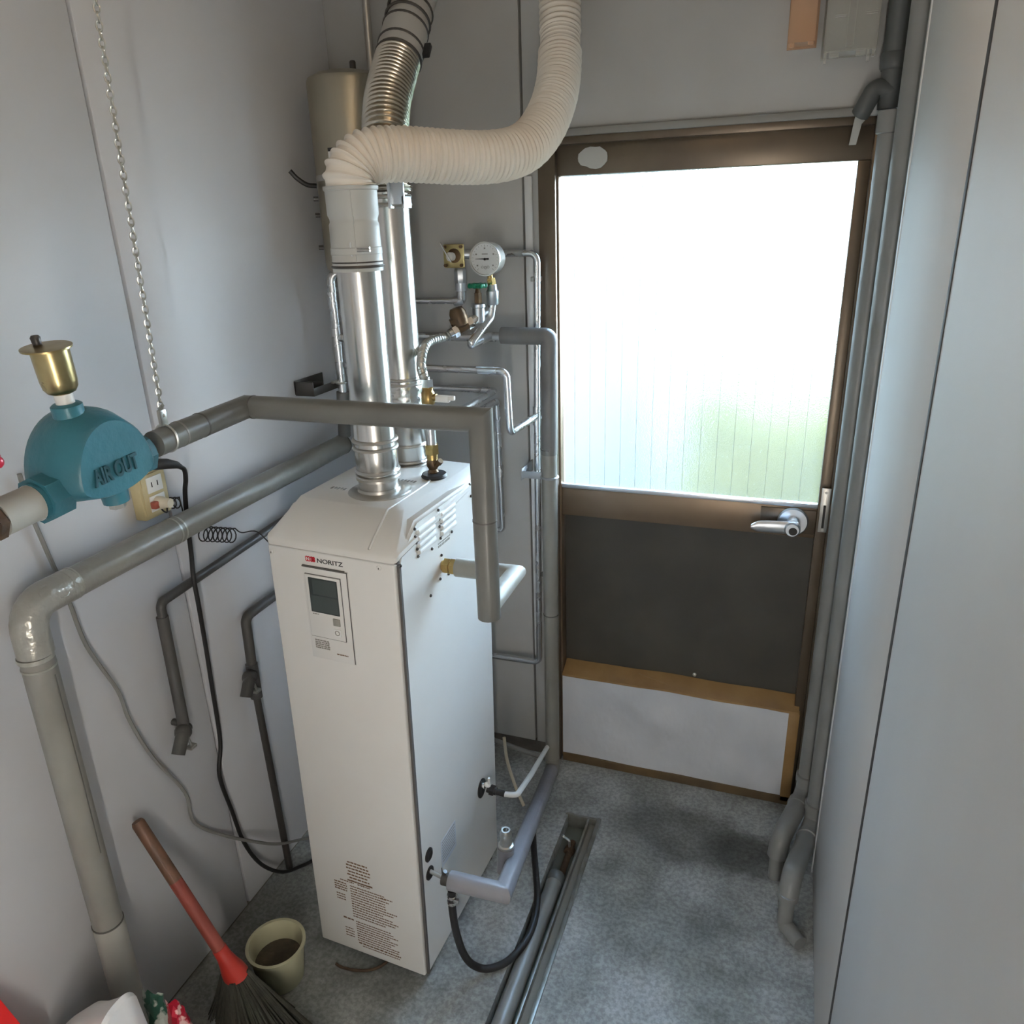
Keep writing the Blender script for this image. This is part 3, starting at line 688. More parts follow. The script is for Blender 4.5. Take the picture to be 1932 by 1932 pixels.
# ------------------------------------------------------------------ expansion tank in the corner
tk = thing('expansion_tank', 'brushed metal cylinder tank hung in the far left corner', 'tank', (.160, -.19, 1.63))
TX, TY = .160, -.19
B().lathe([(.0, 1.630), (.08, 1.632), (.0975, 1.645), (.100, 1.66), (.100, 2.085), (.0965, 2.095), (.075, 2.106), (.04, 2.113), (0, 2.115)], (TX, TY, 0), (0, 0, 1), 48).build('shell', 'tank_metal', tk, smooth=30)
B().lathe([(.1006, 1.86), (.1012, 1.864), (.1012, 1.870), (.1006, 1.874)], (TX, TY, 0), (0, 0, 1), 48, cap=False).build('band', 'stainless_dull', tk)
B().lathe([(.008, 2.11), (.008, 2.135), (.006, 2.138), (0, 2.138)], (TX+.01, TY+.02, 0), (0, 0, 1), 12).build('top_nipple', 'steel_dark', tk)
lab = []
for k in range(9):
    a = -1.70+.85*k/8; lab.append((TX+.1010*math.cos(a), TY+.1010*math.sin(a)))
b = B(); v0 = [b._v((x, y, 1.875)) for x, y in lab]; v1 = [b._v((x, y, 1.925)) for x, y in lab]
for k in range(8): b.bm.faces.new((v0[k], v0[k+1], v1[k+1], v1[k]))
b.build('sticker', 'dial_white', tk)
b = B(); v0 = [b._v((TX+(x-TX)*1.004, TY+(y-TY)*1.004, 1.925)) for x, y in lab]; v1 = [b._v((TX+(x-TX)*1.004, TY+(y-TY)*1.004, 1.933)) for x, y in lab]
for k in range(8): b.bm.faces.new((v0[k], v0[k+1], v1[k+1], v1[k]))
b.build('sticker_band', 'black_print', tk)
B().tube(smooth_path([(.085, -.262, 1.85), (.068, -.278, 1.853), (.052, -.295, 1.868), (.040, -.305, 1.886)], 5), .006, 8).build('wire_tail', 'cable_black', tk)
for z in (1.70, 1.78, 1.82): B().lathe([(.006, 0), (.006, .012), (0, .012)], (TX-.085, TY-.055, z), (-.8, -.6, 0), 8).build('bolt', 'steel_dark', tk)

# vertical bare conduit behind the duct
cdt = thing('conduit', 'thin steel conduit running up the back wall beside the tank', 'pipe', (.142, -.024, 2.05))
B().cyl((.142, -.024, 2.05), (.142, -.024, 2.499), .0105, 16).build('tube', 'stainless_dull', cdt)

# ------------------------------------------------------------------ gray lagged pipe: heater -> along the wall -> steam trap
def lagged(o, pts, r, m='lagging', rad=0, name='lagging', seg=24, label=None): return B().tube(fillet(pts, rad, 6), r, seg).build(name, m, o, label=label)
def jring(o, c, ax, r, m='seal_line', h=.0016): 
    ax = Vector(ax).normalized(); return B().lathe([(r, -h), (r+.0008, -h), (r+.0008, h), (r, h)], c, ax, 24).build('tape_joint', m, o)
mp = thing('lagged_pipe', 'gray lagged pipe, shade put into its colour, crossing in front of the two flues', 'pipe', (.768, -.888, 1.03))
OY, OZ = -.731, 1.052
B().cyl((.5985, OY, OZ), (.622, OY, OZ), .012, 16).hexnut((.604, OY, OZ), (.617, OY, OZ), .018).hexnut((.620, OY, OZ), (.634, OY, OZ), .0185).build('union', 'brass', mp)
lagged(mp, [(.632, OY, OZ), (.720, OY, OZ)], .0205, 'lagging_tape', label='gray lagging from the heater outlet')
lagged(mp, [(.715, OY, OZ), (.765, OY, OZ+.001), (.768, -.880, OZ+.003)], .0195, 'lagging_pale', 0, label='return bend lagging with its lit look put into the colour')  # same gray lagging, the light on it put in as a paler colour
lagged(mp, [(.768, -.888, 1.033), (.768, -.888, 1.424), (.272, -.888, 1.424), (.272, -1.135, 1.415)], .0225, 'lagging_shaded', 0, label='long gray lagging')
jring(mp, (.768, -.888, 1.235), (0, 0, 1), .0225); jring(mp, (.272, -1.02, 1.4195), (0, -1, -.035), .0225); jring(mp, (.290, -.888, 1.424), (1, 0, 0), .0225)
jring(mp, (.272, -1.075, 1.4175), (0, -1, -.035), .0225, 'lagging_tape')
# ------------------------------------------------------------------ chain and clip
TRX = .272
ch = thing('hanging_chain', 'thin zinc link chain holding up the pipe beside the steam trap', 'chain', (TRX, -1.105, 1.46))
lk = B(); n = 12
pts = []
for k in range(n):
    a = 2*PI*k/n; pts.append((.0042*math.cos(a), 0, .0068*math.sin(a)))
lk.tube(pts, .0015, 6, closed=True)
mz = .0112; first = None
for k in range(92):
    z = .016 + mz*k; mx = Matrix.Translation((.0004*math.sin(k), .044*z, z)) @ Matrix.Rotation(PI/2*(k % 2)+.5, 4, 'Z')
    if first is None:
        first = lk.build('link', 'zinc', None); first.parent = ch; first.matrix_local = mx
    else: copy_part(first, ch, mx)
B().box((TRX-.004, -1.112, 1.440), (TRX+.004, -1.098, 1.468), bev=.001).torus((TRX, -1.105, 1.418), (0, 1, .03), .0238, .0022, 24, 6).tube([(TRX+.006, -1.105, 1.476), (TRX-.003, -1.105, 1.470), (TRX+.004, -1.105, 1.455)], .003, 8).build('hanger_clip', 'zinc', ch)

# ------------------------------------------------------------------ steam trap (air vent vessel)
tr = thing('air_separator', 'teal cast iron air separator with raised lettering and a brass cup', 'air separator', (TRX, -1.265, 1.36), rot=None)
TY0 = -1.262; TZ = 1.402; tilt = .075
def dome(sc_, x, dz=0.0):
    out = []
    for k in range(25):                                          # half round above the pipe axis, shallow belly below
        a = PI*k/24; out.append((x, TY0+.088*sc_*math.cos(a), TZ+.004+.102*(sc_**.8)*math.sin(a)+dz))
    for k in range(1, 12):
        a = PI+PI*k/12; out.append((x, TY0+.088*sc_*math.cos(a), TZ+.004+.034*sc_*math.sin(a)+dz))
    return out
TM = Matrix.Translation((TRX, TY0, TZ)) @ Matrix.Rotation(tilt, 4, 'X') @ Matrix.Translation((-TRX, -TY0, -TZ))
b = B(); b.loft([dome(.66, TRX-.056), dome(.84, TRX-.052), dome(.95, TRX-.040), dome(1, TRX-.022), dome(1.0, TRX+.006), dome(.985, TRX+.014), dome(.82, TRX+.050), dome(.78, TRX+.053)])
b.xf(TM).build('body', 'teal_paint', tr, smooth=28)
for (ya, yb) in ((TY0-.105, TY0-.068), (TY0+.068, TY0+.098)):
    B().cyl((TRX, ya, TZ), (TRX, yb, TZ), .036, 8).lathe([(.029, 0), (.029, .012)], (TRX, ya-.006 if ya < TY0 else yb-.006, TZ), (0, 1, 0), 24).xf(TM).build('hub', 'teal_paint', tr)
B().lathe([(.022, .090), (.022, .115), (.018, .118), (0, .118)], (TRX, TY0-.012, TZ), (0, 0, 1), 20).xf(TM).build('boss', 'teal_paint', tr)
dp_ = B().lathe([(.020, -.052), (.022, -.020)], (TRX+.010, TY0+.016, TZ), (0, 0, 1), 16).xf(TM).build('drain_boss', 'teal_paint', tr)
B().hexnut((TRX+.010, TY0+.016, TZ-.062), (TRX+.010, TY0+.016, TZ-.050), .013).xf(TM).build('drain_plug', 'zinc', tr)
R_ = TM @ Matrix(((0, 0, 1, TRX+.0530), (1, 0, 0, TY0-.050), (0, 1, 0, TZ+.002), (0, 0, 0, 1)))
text_mesh('AIR OUT', .086, .0260, 'teal_dark', tr, R_, depth=.0035, name='lettering', fat=.03)
B().lathe([(.013, .116), (.013, .134)], (TRX, TY0-.012, TZ), (0, 0, 1), 16).xf(TM).build('thread_tape', 'plastic_white', tr)
cup = B().lathe([(.012, .132), (.019, .135), (.0235, .142), (.0250, .152), (.0260, .200), (.0275, .2015)], (TRX, TY0-.012, TZ), (0, 0, 1), 28).xf(TM).build('vent_cup', 'cup_brass', tr)
B().lathe([(.0275, .2015), (.034, .202), (.034, .2045), (.010, .206), (0, .206)], (TRX-.002, TY0-.014, TZ), (.05, -.04, 1), 28).xf(TM).build('lid', 'cup_brass', cup)
B().lathe([(.006, .206), (.007, .216), (.005, .219), (0, .219)], (TRX-.010, TY0-.020, TZ), (0, 0, 1), 12).xf(TM).build('knob', 'steel_dark', cup)
# pipe stub and valve to the left of the trap
ps = thing('lagged_pipe_stub', 'short pale gray lagged pipe between the air separator and the brown valve', 'pipe', (TRX, -1.375, 1.392))
B().tube([(TRX, -1.362, 1.3945), (TRX, -1.372, 1.3935)], .024, 20).build('nipple', 'zinc', ps)
B().lathe([(.0255, 0), (.0255, .008), (.028, .010)], (TRX, -1.364, 1.394), (0, -1, -.07), 20, cap=False).build('thread_tape', 'plastic_white', ps)
B().tube([(TRX, -1.370, 1.394), (TRX, -1.430, 1.390)], .0265, 24).build('lagging', 'lagging_pale', ps)
vv = thing('gate_valve', 'brown gate valve with a red handle at the left edge', 'valve', (TRX, -1.455, 1.388))
B().cyl((TRX, -1.428, 1.390), (TRX, -1.505, 1.385), .019, 16).hexnut((TRX, -1.432, 1.390), (TRX, -1.444, 1.389), .028).cyl((TRX, -1.460, 1.37), (TRX, -1.460, 1.428), .018, 16).hexnut((TRX, -1.462, 1.418), (TRX, -1.462, 1.436), .023).build('body', 'rust', vv)
B().cyl((TRX, -1.462, 1.43), (TRX, -1.462, 1.475), .005, 10).build('stem', 'brass_old', vv)
hw = B().torus((TRX, -1.448, 1.474), (0, 0, 1), .034, .006, 20, 8)
for k in range(3): hw.cyl((TRX, -1.448, 1.474), (TRX+.034*math.cos(2.1*k), -1.448+.034*math.sin(2.1*k), 1.474), .005, 8)
for k in range(6): hw.sphere((TRX+.036*math.cos(PI/3*k+.5), -1.448+.036*math.sin(PI/3*k+.5), 1.474), .009, 10, 6)
hw.build('handwheel', 'red_handle', vv)

# ------------------------------------------------------------------ lower lagged pipe on the left wall, down to the floor
lp = thing('lagged_pipe', 'beige gray lagged pipe along the left wall turning down to the floor', 'pipe', (.062, -1.29, 0))
r_ = .0285
lagged(lp, [(.062, -.236, 1.156), (.062, -.93, 1.152)], r_, 'lagging', 0, label='rear length of gray lagging')
lagged(lp, [(.062, -.925, 1.152), (.062, -1.195, 1.150)], r_+.0006, 'lagging_tape', 0)
lagged(lp, [(.062, -1.185, 1.150), (.062, -1.284, 1.150), (.062, -1.286, 1.060)], r_+.002, 'wrap_silver', .055, label='shiny taped elbow wrap')
lagged(lp, [(.062, -1.286, 1.07), (.062, -1.296, .43)], r_, 'lagging', 0, label='gray lagging of the drop')
lagged(lp, [(.062, -1.2955, .435), (.062, -1.302, .0)], r_+.0015, 'lagging_pale', 0, label='paler lower lagging')
for y in (-.915, -.928, -1.185, -1.200): jring(lp, (.062, y, 1.1515), (0, 1, 0), r_+.0006, 'wrap_silver', .002)
jring(lp, (.062, -1.288, 1.055), (0, 0, 1), r_+.001, 'wrap_silver', .004); jring(lp, (.062, -1.287, 1.035), (0, 0, 1), r_, 'wrap_silver', .002)
jring(lp, (.062, -1.296, .436), (0, 0, 1), r_+.001); jring(lp, (.062, -.240, 1.156), (0, 1, 0), r_)
B().tube([(.0915, -1.283, 1.02), (.0915, -1.287, .78), (.0915, -1.291, .62)], .0010, 5).build('seam', 'seal_line', lp)
B().torus((.083, -1.252, 1.166), (.9, 0, .45), .013, .0016, 16, 6).torus((.088, -1.226, 1.158), (.9, 0, .45), .012, .0012, 16, 6).build('tape_pucker', 'wrap_silver', lp)
# small silver riser above it with bracket
sr = thing('silver_riser', 'silver lagged riser with an elbow under the corner tank', 'pipe', (.085, -.243, 1.19))
B().tube(fillet([(.135, -.20, 1.634), (.082, -.236, 1.634), (.082, -.240, 1.31)], .022), .0125, 16).build('pipe', 'pipe_silver', sr)
B().cyl((.082, -.240, 1.585), (.082, -.240, 1.545), .0142, 16).cyl((.082, -.240, 1.49), (.082, -.240, 1.43), .0145, 16).cyl((.082, -.240, 1.462), (.120, -.235, 1.462), .012, 16).build('tee', 'pipe_silver', sr)
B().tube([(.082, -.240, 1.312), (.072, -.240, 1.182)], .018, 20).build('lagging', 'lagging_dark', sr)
bk = thing('pipe_bracket', 'dark steel strut bracket on the wall behind the gray crossing pipe', 'bracket', (.0, -.32, 1.34))
b = B(); b.box((.0005, -.350, 1.328), (.006, -.215, 1.360), bev=.001); b.box((.0, -.350, 1.322), (.06, -.345, 1.358), bev=.001); b.box((.002, -.350, 1.320), (.062, -.215, 1.324), bev=.0008)
b.box((.058, -.350, 1.322), (.062, -.215, 1.342), bev=.0008); b.box((.002, -.30, 1.324), (.060, -.296, 1.350), bev=.0008)
b.build('strut', 'steel_dark', bk)
B().torus((.082, -.240, 1.338), (0, 0, 1), .0150, .003, 20, 8).box((.060, -.262, 1.338), (.070, -.225, 1.345), bev=.001).build('pipe_ring', 'zinc', bk)

# ------------------------------------------------------------------ black pipes with taps on the left wall
def tap(o, c):
    c = Vector(c)
    t = B(); t.tube(fillet([c+Vector((0, .008, .0)), c+Vector((.014, -.020, -.002)), c+Vector((.018, -.046, -.034))], .010), .0150, 12)
    t.sphere(c+Vector((.008, -.010, 0)), .0195, 12, 8)
    t.build('tap_body', 'black_pipe', o)
    B().tube([c+Vector((.016, -.008, -.016)), c+Vector((.020, -.006, -.036))], .0035, 8).box((c.x+.012, c.y-.016, c.z-.044), (c.x+.028, c.y+.004, c.z-.036), bev=.002).build('tap_key', 'zinc', o)
bp1 = thing('black_pipe', 'black pipe on the left wall ending in a tap in mid air', 'pipe', (.03, -.975, .66))
B().tube(fillet([(.030, -.30, 1.030), (.030, -.970, .997), (.030, -.972, .93)], .016), .0105, 14).build('pipe', 'black_pipe', bp1)
B().tube([(.030, -.972, .965), (.030, -.977, .685)], .0128, 16).build('lagging', 'black_lagging', bp1)
B().cyl((.0, -.977, .688), (.030, -.977, .688), .008, 10).build('wall_stub', 'black_pipe', bp1)
tap(bp1, (.030, -.980, .677))
bp2 = thing('black_pipe', 'black pipe on the left wall running down beside the heater to the floor', 'pipe', (.03, -.73, 0))
B().tube(fillet([(.030, -.46, .835), (.030, -.720, .832), (.030, -.728, .66)], .020), .0128, 16).build('lagging', 'black_lagging', bp2)
B().cyl((.030, -.727, .70), (.030, -.729, .60), .0155, 14).build('tee', 'black_pipe', bp2)
B().tube([(.030, -.729, .61), (.030, -.722, .30), (.030, -.716, .0)], .0095, 14).build('pipe', 'steel_dark', bp2)
tap(bp2, (.034, -.745, .678))

# ------------------------------------------------------------------ outlet, plugs, cables
ob = thing('outlet_box', 'yellowed outlet box on the left wall below the air separator', 'outlet', (0, -.922, 1.18))
B().box((.0, -.958, 1.182), (.028, -.884, 1.285), bev=.003).build('box', 'outlet_ivory', ob)
B().box((.0275, -.954, 1.190), (.031, -.888, 1.279), bev=.0015).build('cover', 'outlet_ivory', ob)
for z in (1.288-.033, 1.214):
    s_ = B().box((.0305, -.942, z-.017), (.0335, -.900, z+.017), bev=.0012).build('socket', 'plastic_white', ob)
    for y in (-.930, -.914): B().box((.0333, y-.0012, z-.005), (.0339, y+.0012, z+.006)).build('slot', 'black_print', s_)
pc = thing('power_cable', 'black power cable drooping from the top socket down the left wall', 'cable', (.03, -.84, .05))
B().tube([(.020, -.940, 1.3005), (.050, -.925, 1.300), (.060, -.905, 1.296), (.061, -.880, 1.286), (.060, -.868, 1.278)], [.011, .012, .011, .008, .005], 14).build('plug', 'rubber_black', pc)
cab = [(.060, -.872, 1.280), (.058, -.858, 1.268), (.044, -.845, 1.240), (.026, -.836, 1.204), (.022, -.842, 1.13), (.037, -.863, 1.07), (.051, -.884, 1.021), (.044, -.878, .944), (.026, -.863, .823), (.016, -.858, .705), (.016, -.866, .555), (.016, -.890, .469), (.016, -.873, .345), (.018, -.855, .223), (.026, -.817, .114), (.045, -.763, .040), (.066, -.70, .010), (.10, -.66, .008), (.20, -.63, .008), (.27, -.60, .03), (.279, -.58, .06)]
B().tube(smooth_path(cab, 6), .0052, 10).build('cord', 'cable_black', pc)
cc = thing('coiled_cord', 'thin black coiled cord from the lower socket to the heater', 'cable', (.03, -.93, 1.21))
B().lathe([(.014, 0), (.014, .012), (.010, .020), (.010, .032), (0, .032)], (.0335, -.924, 1.214), (1, .1, 0), 18).build('plug', 'plastic_beige', cc)
B().box((.034, -.946, 1.206), (.048, -.930, 1.222), bev=.003).build('adaptor', 'plug_red', cc)
path = smooth_path([(.045, -.930, 1.206), (.046, -.925, 1.196), (.040, -.910, 1.188), (.024, -.892, 1.196)], 6)
B().tube(path, .0018, 8).build('lead', 'cable_black', cc)
hl = []
a0, a1 = Vector((.036, -.888, 1.168)), Vector((.034, -.842, 1.150))
def helix(a0, a1, turns, rad, per=14, r1=None):
    d = (a1-a0); ax = d.normalized(); u = Vector((0, 0, 1)) - ax*ax.z; u.normalize(); v = ax.cross(u); out = []
    N = int(turns*per)
    for k in range(N+1):
        t = 2*PI*k/per; rr_ = rad if r1 is None else rad+(r1-rad)*k/N
        out.append(a0 + d*(k/N) + u*rr_*math.cos(t) + v*rr_*math.sin(t))
    return out
c1 = helix(Vector((.020, -.888, 1.198)), Vector((.018, -.850, 1.186)), 3, .012)
c2 = helix(Vector((.032, -.818, 1.100)), Vector((.040, -.722, 1.058)), 7, .0175)
B().tube(c1 + [Vector((.016, -.842, 1.160)), Vector((.018, -.830, 1.128))] + c2, .0016, 6).build('coil', 'cable_black', cc)
B().tube(smooth_path([c2[-1], (.050, -.705, 1.06), (.075, -.68, 1.055), (.12, -.68, 1.02), (.20, -.68, .99), (.274, -.70, .96)], 6), .0016, 6).build('lead', 'cable_black', cc)
gc = thing('gray_cable', 'gray cable wandering down the left wall and behind the heater', 'cable', (.012, -1.0, .1))
gp = [(.012, -1.192, 1.36), (.010, -1.188, 1.281), (.010, -1.178, 1.206), (.010, -1.161, 1.099), (.010, -1.148, .987), (.012, -1.107, .859), (.012, -1.096, .775), (.010, -1.060, .652), (.010, -.997, .504), (.010, -.989, .407), (.012, -.915, .302), (.034, -.838, .216), (.045, -.753, .133), (.07, -.64, .06), (.16, -.58, .02), (.272, -.57, .02)]
B().tube(smooth_path(gp, 6), .0042, 8).build('cord', 'cable_gray', gc)

# ------------------------------------------------------------------ small silver pipes on the back wall
rA = .0095
pa = thing('silver_pipe', 'tall silver pipe beside the door frame with a bend at the top', 'pipe', (.59, -.045, .38))
B().tube(fillet([(.40, -.045, 1.668), (.606, -.045, 1.668), (.597, -.045, 1.22), (.588, -.045, .398), (.20, -.045, .392)], .022), rA, 14).build('pipe', 'pipe_silver', pa)
B().cyl((.5965, -.045, 1.250), (.5955, -.045, 1.195), .0115, 14).build('tee', 'pipe_silver', pa)
for z in (1.60, 1.02, .70): B().box((.583, -.0365, z-.006), (.608, -.0005, z+.006), bev=.001).build('wall_clip', 'zinc', pa)
pb = thing('silver_pipe', 'silver pipe with two elbows stepping down to the tall silver pipe', 'pipe', (.58, -.25, 1.22))
B().tube(fillet([(.10, -.232, 1.386), (.583, -.250, 1.388), (.588, -.250, 1.223), (.5955, -.058, 1.223)], .020), .0098, 14).build('pipe', 'pipe_silver', pb)
pcx = thing('silver_pipe', 'silver pipe loop behind the crossing gray pipe dropping beside the heater', 'pipe', (.468, -.04, .85))
B().tube(fillet([(.10, -.030, 1.288), (.466, -.030, 1.288), (.466, -.285, 1.288), (.466, -.285, 1.258), (.468, -.030, 1.258), (.472, -.030, .846), (.42, -.030, .846)], .014), .0090, 14).build('pipe', 'pipe_silver', pcx)
B().cyl((.4705, -.030, 1.06), (.4707, -.030, 1.02), .0108, 14).build('coupling', 'pipe_silver', pcx)
pe = thing('silver_pipe', 'silver pipe on the back wall running into the square brass valve', 'pipe', (.38, -.045, 1.54))
B().tube(fillet([(.10, -.040, 1.543), (.372, -.040, 1.543)], 0), rA, 14).build('pipe', 'pipe_silver', pe)
B().tube(fillet([(.355, -.040, 1.543), (.378, -.040, 1.543), (.378, -.042, 1.610)], .008), .0135, 16).build('elbow', 'pipe_silver', pe)
B().lathe([(.0165, 1.592), (.0185, 1.596), (.0185, 1.625), (.0155, 1.632)], (.378, -.042, 0), (0, 0, 1), 8).lathe([(.0165, 1.570), (.0165, 1.592)], (.378, -.042, 0), (0, 0, 1), 16).build('coupling', 'aluminium', pe)
pf = thing('silver_pipe', 'short horizontal silver pipe on the back wall behind the braided hose', 'pipe', (.24, -.03, 1.45))
B().cyl((.10, -.026, 1.440), (.47, -.026, 1.440), .0125, 16).build('pipe', 'pipe_silver', pf)
# square brass valve
rv = thing('brass_valve', 'square brass plate valve with a slanted lever on the back wall', 'valve', (.374, -.06, 1.64))
pl = B(); pl.box((.343, -.072, 1.634), (.405, -.066, 1.696), bev=.003)
pl.lathe([(.014, 0), (.014, .030)], (.376, -.066, 1.666), (0, 1, 0), 18); pl.build('plate', 'brass_plate', rv)
B().lathe([(.019, 0), (.019, .004), (.015, .006), (.0, .006)], (.376, -.0715, 1.666), (0, -1, 0), 24).build('recess', 'brass_old', rv)
for x in (.350, .398):
    for z in (1.641, 1.689): B().hexnut((x, -.072, z), (x, -.079, z), .0048).build('bolt', 'brass_old', rv)
kb = B().lathe([(.011, .004), (.012, .018), (.009, .020), (0, .020)], (.374, -.0715, 1.664), (-.35, -1, 0), 18).build('spindle', 'dial_white', rv)
B().box((-.0018, -.0045, -.030), (.0018, .0045, .030), mx=Matrix.Translation((.361, -.094, 1.676)) @ Matrix.Rotation(-.55, 4, 'Y'), bev=.001).build('lever', 'chrome', rv)
B().cyl((.400, -.058, 1.668), (.425, -.050, 1.668), .0125, 14).build('outlet', 'aluminium', rv)

# ------------------------------------------------------------------ lagged riser beside the door, running down to the heater foot
rs_ = thing('lagged_riser', 'gray lagged riser beside the door running along the floor to the heater', 'pipe', (.65, -.11, 0))
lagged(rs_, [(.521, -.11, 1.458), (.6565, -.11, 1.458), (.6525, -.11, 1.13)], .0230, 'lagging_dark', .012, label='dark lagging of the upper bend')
lagged(rs_, [(.6525, -.11, 1.145), (.6490, -.11, .065)], .0225, 'lagging', 0, label='gray lagging of the riser')
lagged(rs_, [(.6490, -.11, .085), (.6490, -.113, .050), (.6560, -.155, .060)], .0235, 'lagging', .01, name='elbow')
lagged(rs_, [(.6560, -.150, .061), (.7690, -.887, .329), (.640, -.8915, .329)], .0222, 'lagging_blue', 0, label='bluish gray lagging of the low run')
for z in (1.145, .62): jring(rs_, (.651, -.11, z), (0, 0, 1), .0228)
cb = B().torus((.6522, -.11, 1.062), (0, 0, 1), .0236, .0035, 24, 8).box((.570, -.112, 1.053), (.632, -.106, 1.073), bev=.001).box((.566, -.112, 1.045), (.570, -.0005, 1.08), bev=.001).build('clamp_band', 'trim_blue', rs_)
nb = Vector((.7270, -.735, .2745))
np_ = B().cyl(nb+Vector((-.005, -.015, -.028)), nb+Vector((-.002, -.012, .045)), .021, 18).build('branch_stub', 'lagging_blue', rs_)
c0 = nb+Vector((-.002, -.012, .045))
B().lathe([(.0165, 0), (.0190, .002), (.0190, .008), (.0150, .010), (.0130, .030), (.0150, .032), (.0150, .040), (.0110, .052), (.0070, .052), (.0065, .040), (0, .040)], c0, (0.02, 0.02, 1), 20).build('quick_coupling', 'zinc', rs_, label='open zinc quick coupling')
B().cyl((.6405, -.8915, .329), (.622, -.8915, .329), .0150, 16).cyl((.6215, -.8915, .329), (.630, -.8915, .352), .005, 10).build('end_cap', 'steel_dark', rs_)
B().tube([(.5775, -.875, .323), (.635, -.8905, .325)], .0050, 10).build('bare_tube', 'stainless_dull', rs_)

# ------------------------------------------------------------------ gauge and valve cluster
ga = thing('pressure_gauge', 'round white dial pressure gauge on a bent silver pipe', 'gauge', (.515, -.16, 1.52))
gcn = Vector((.511, -.185, 1.661))
B().lathe([(.0, .046), (.036, .046), (.040, .042), (.0415, .006), (.0430, .0), (.0420, -.004), (.0390, -.004), (.0385, .001)], gcn, (0, 1, 0), 40, cap=False).build('case', 'stainless_dull', ga)
di = B().lathe([(.0388, .0), (0, .0)], gcn+Vector((0, .0005, 0)), (0, -1, 0), 40, cap=False).build('dial', 'dial_white', ga)
tk_ = B()
for k in range(21):
    a = -PI*.78+k*(PI*1.56)/20; l = .005 if k % 5 == 0 else .0028
    x0, z0 = math.sin(a), math.cos(a)
    tk_.tube([gcn+Vector((x0*.035, -.0004, z0*.035)), gcn+Vector((x0*(.035-l), -.0004, z0*(.035-l)))], .00045, 4)
for k in range(5):
    a = -PI*.70+k*(PI*1.40)/4; x0, z0 = math.sin(a)*.0265, math.cos(a)*.0265
    tk_.box(gcn+Vector((x0-.0020, -.0008, z0-.0018)), gcn+Vector((x0+.0020, -.0003, z0+.0018)))
tk_.box(gcn+Vector((-.008, -.0008, .0115)), gcn+Vector((.008, -.0003, .0135)))
tk_.torus(gcn+Vector((0, -.0005, -.021)), (0, 1, 0), .0035, .0005, 12, 4).torus(gcn+Vector((.008, -.0005, -.0195)), (0, 1, 0), .003, .0004, 12, 4).torus(gcn+Vector((-.008, -.0005, -.0195)), (0, 1, 0), .003, .0004, 12, 4)
tk_.build('dial_marks', 'gray_print', di, smooth=0)
B().loft([[gcn+Vector((x, y, z+.0005)) for (y, z) in ((-.0018, -w_), (-.0026, 0), (-.0018, w_))] for (x, w_) in ((-.026, .0004), (0, .0014), (.011, .0022))]).build('needle', 'black_print', ga)
B().lathe([(.003, 0), (.003, .002), (0, .0025)], gcn+Vector((0, -.0015, 0)), (0, -1, 0), 14).build('pivot', 'black_print', ga)
B().hexnut((.519, -.163, 1.595), (.516, -.163, 1.612), .012).cyl((.516, -.163, 1.608), (.513, -.163, 1.624), .0075, 12).build('stem', 'brass', ga)
B().lathe([(.0135, 1.545), (.0165, 1.549), (.0165, 1.580), (.0130, 1.584), (.0120, 1.597)], (.519, -.162, 0), (0, 0, 1), 16).build('coupling', 'aluminium', ga)
gpp = [(.521, -.11, 1.456), (.487, -.112, 1.456), (.482, -.250, 1.450), (.512, -.166, 1.512), (.519, -.162, 1.555)]
B().tube(fillet(gpp, [.010, .006, .020]), .0112, 16).build('bent_pipe', 'pipe_silver', ga)
vc = thing('valve_train', 'stop valve with a green handwheel and strainer feeding the braided hose', 'valve', (.47, -.2, 1.50))
B().tube([(.505, -.160, 1.532), (.488, -.192, 1.520)], .0140, 16).build('branch', 'aluminium', vc)
vb = Vector((.489, -.190, 1.520))
B().lathe([(.0155, -.018), (.0165, -.012), (.0165, .020), (.0190, .022), (.0190, .030), (.013, .032)], vb, (0, 0, 1), 20).build('valve_body', 'aluminium', vc)
B().hexnut(vb+Vector((0, 0, .031)), vb+Vector((0, 0, .058)), .0105).lathe([(.0085, .056), (.0065, .064), (.0045, .078)], vb, (0, 0, 1), 14).build('bonnet', 'brass_old', vc)
hwb = B(); hc = vb+Vector((0, 0, .076))
hwb.torus(hc, (0, 0, 1), .0195, .0055, 20, 8).lathe([(.0075, -.006), (.0075, .006), (0, .007)], hc, (0, 0, 1), 14)
for k in range(4): hwb.cyl(hc, hc+Vector((.0195*math.cos(PI/2*k+.3), .0195*math.sin(PI/2*k+.3), 0)), .003, 8)
for k in range(8): hwb.sphere(hc+Vector((.0215*math.cos(PI/4*k), .0215*math.sin(PI/4*k), 0)), 0.0064, 10, 6)
hwb.build('handwheel', 'handwheel_green', vc)
u0, u1 = Vector((.488, -.195, 1.517)), Vector((.430, -.245, 1.481)); ud = (u1-u0).normalized()
B().cyl(u0, u0+ud*.030, .0120, 16).hexnut(u0+ud*.018, u0+ud*.034, .0175).build('union', 'chrome', vc)
B().cyl(u0+ud*.032, u0+ud*.062, .0145, 16).lathe([(.014, 0), (.0215, .006), (.0230, .022), (.0225, .038), (.0165, .050), (0, .052)], u0+ud*.045+Vector((-.002, -.004, -.002)), (-.25, -.15, 1), 18).hexnut(u0+ud*.047+Vector((-.010, -.008, .012)), u0+ud*.047+Vector((-.013, -.010, .023)), .0225).build('strainer', 'brass_old', vc)
B().cyl(u0+ud*.060, u0+ud*.078, .011, 14).hexnut(u0+ud*.064, u0+ud*.078, .0180).build('union', 'chrome', vc)
bh = thing('braided_hose', 'steel braided flexible hose arching down to the brass ball valve', 'hose', (.533, -.615, 1.44))
e0 = u0+ud*.076
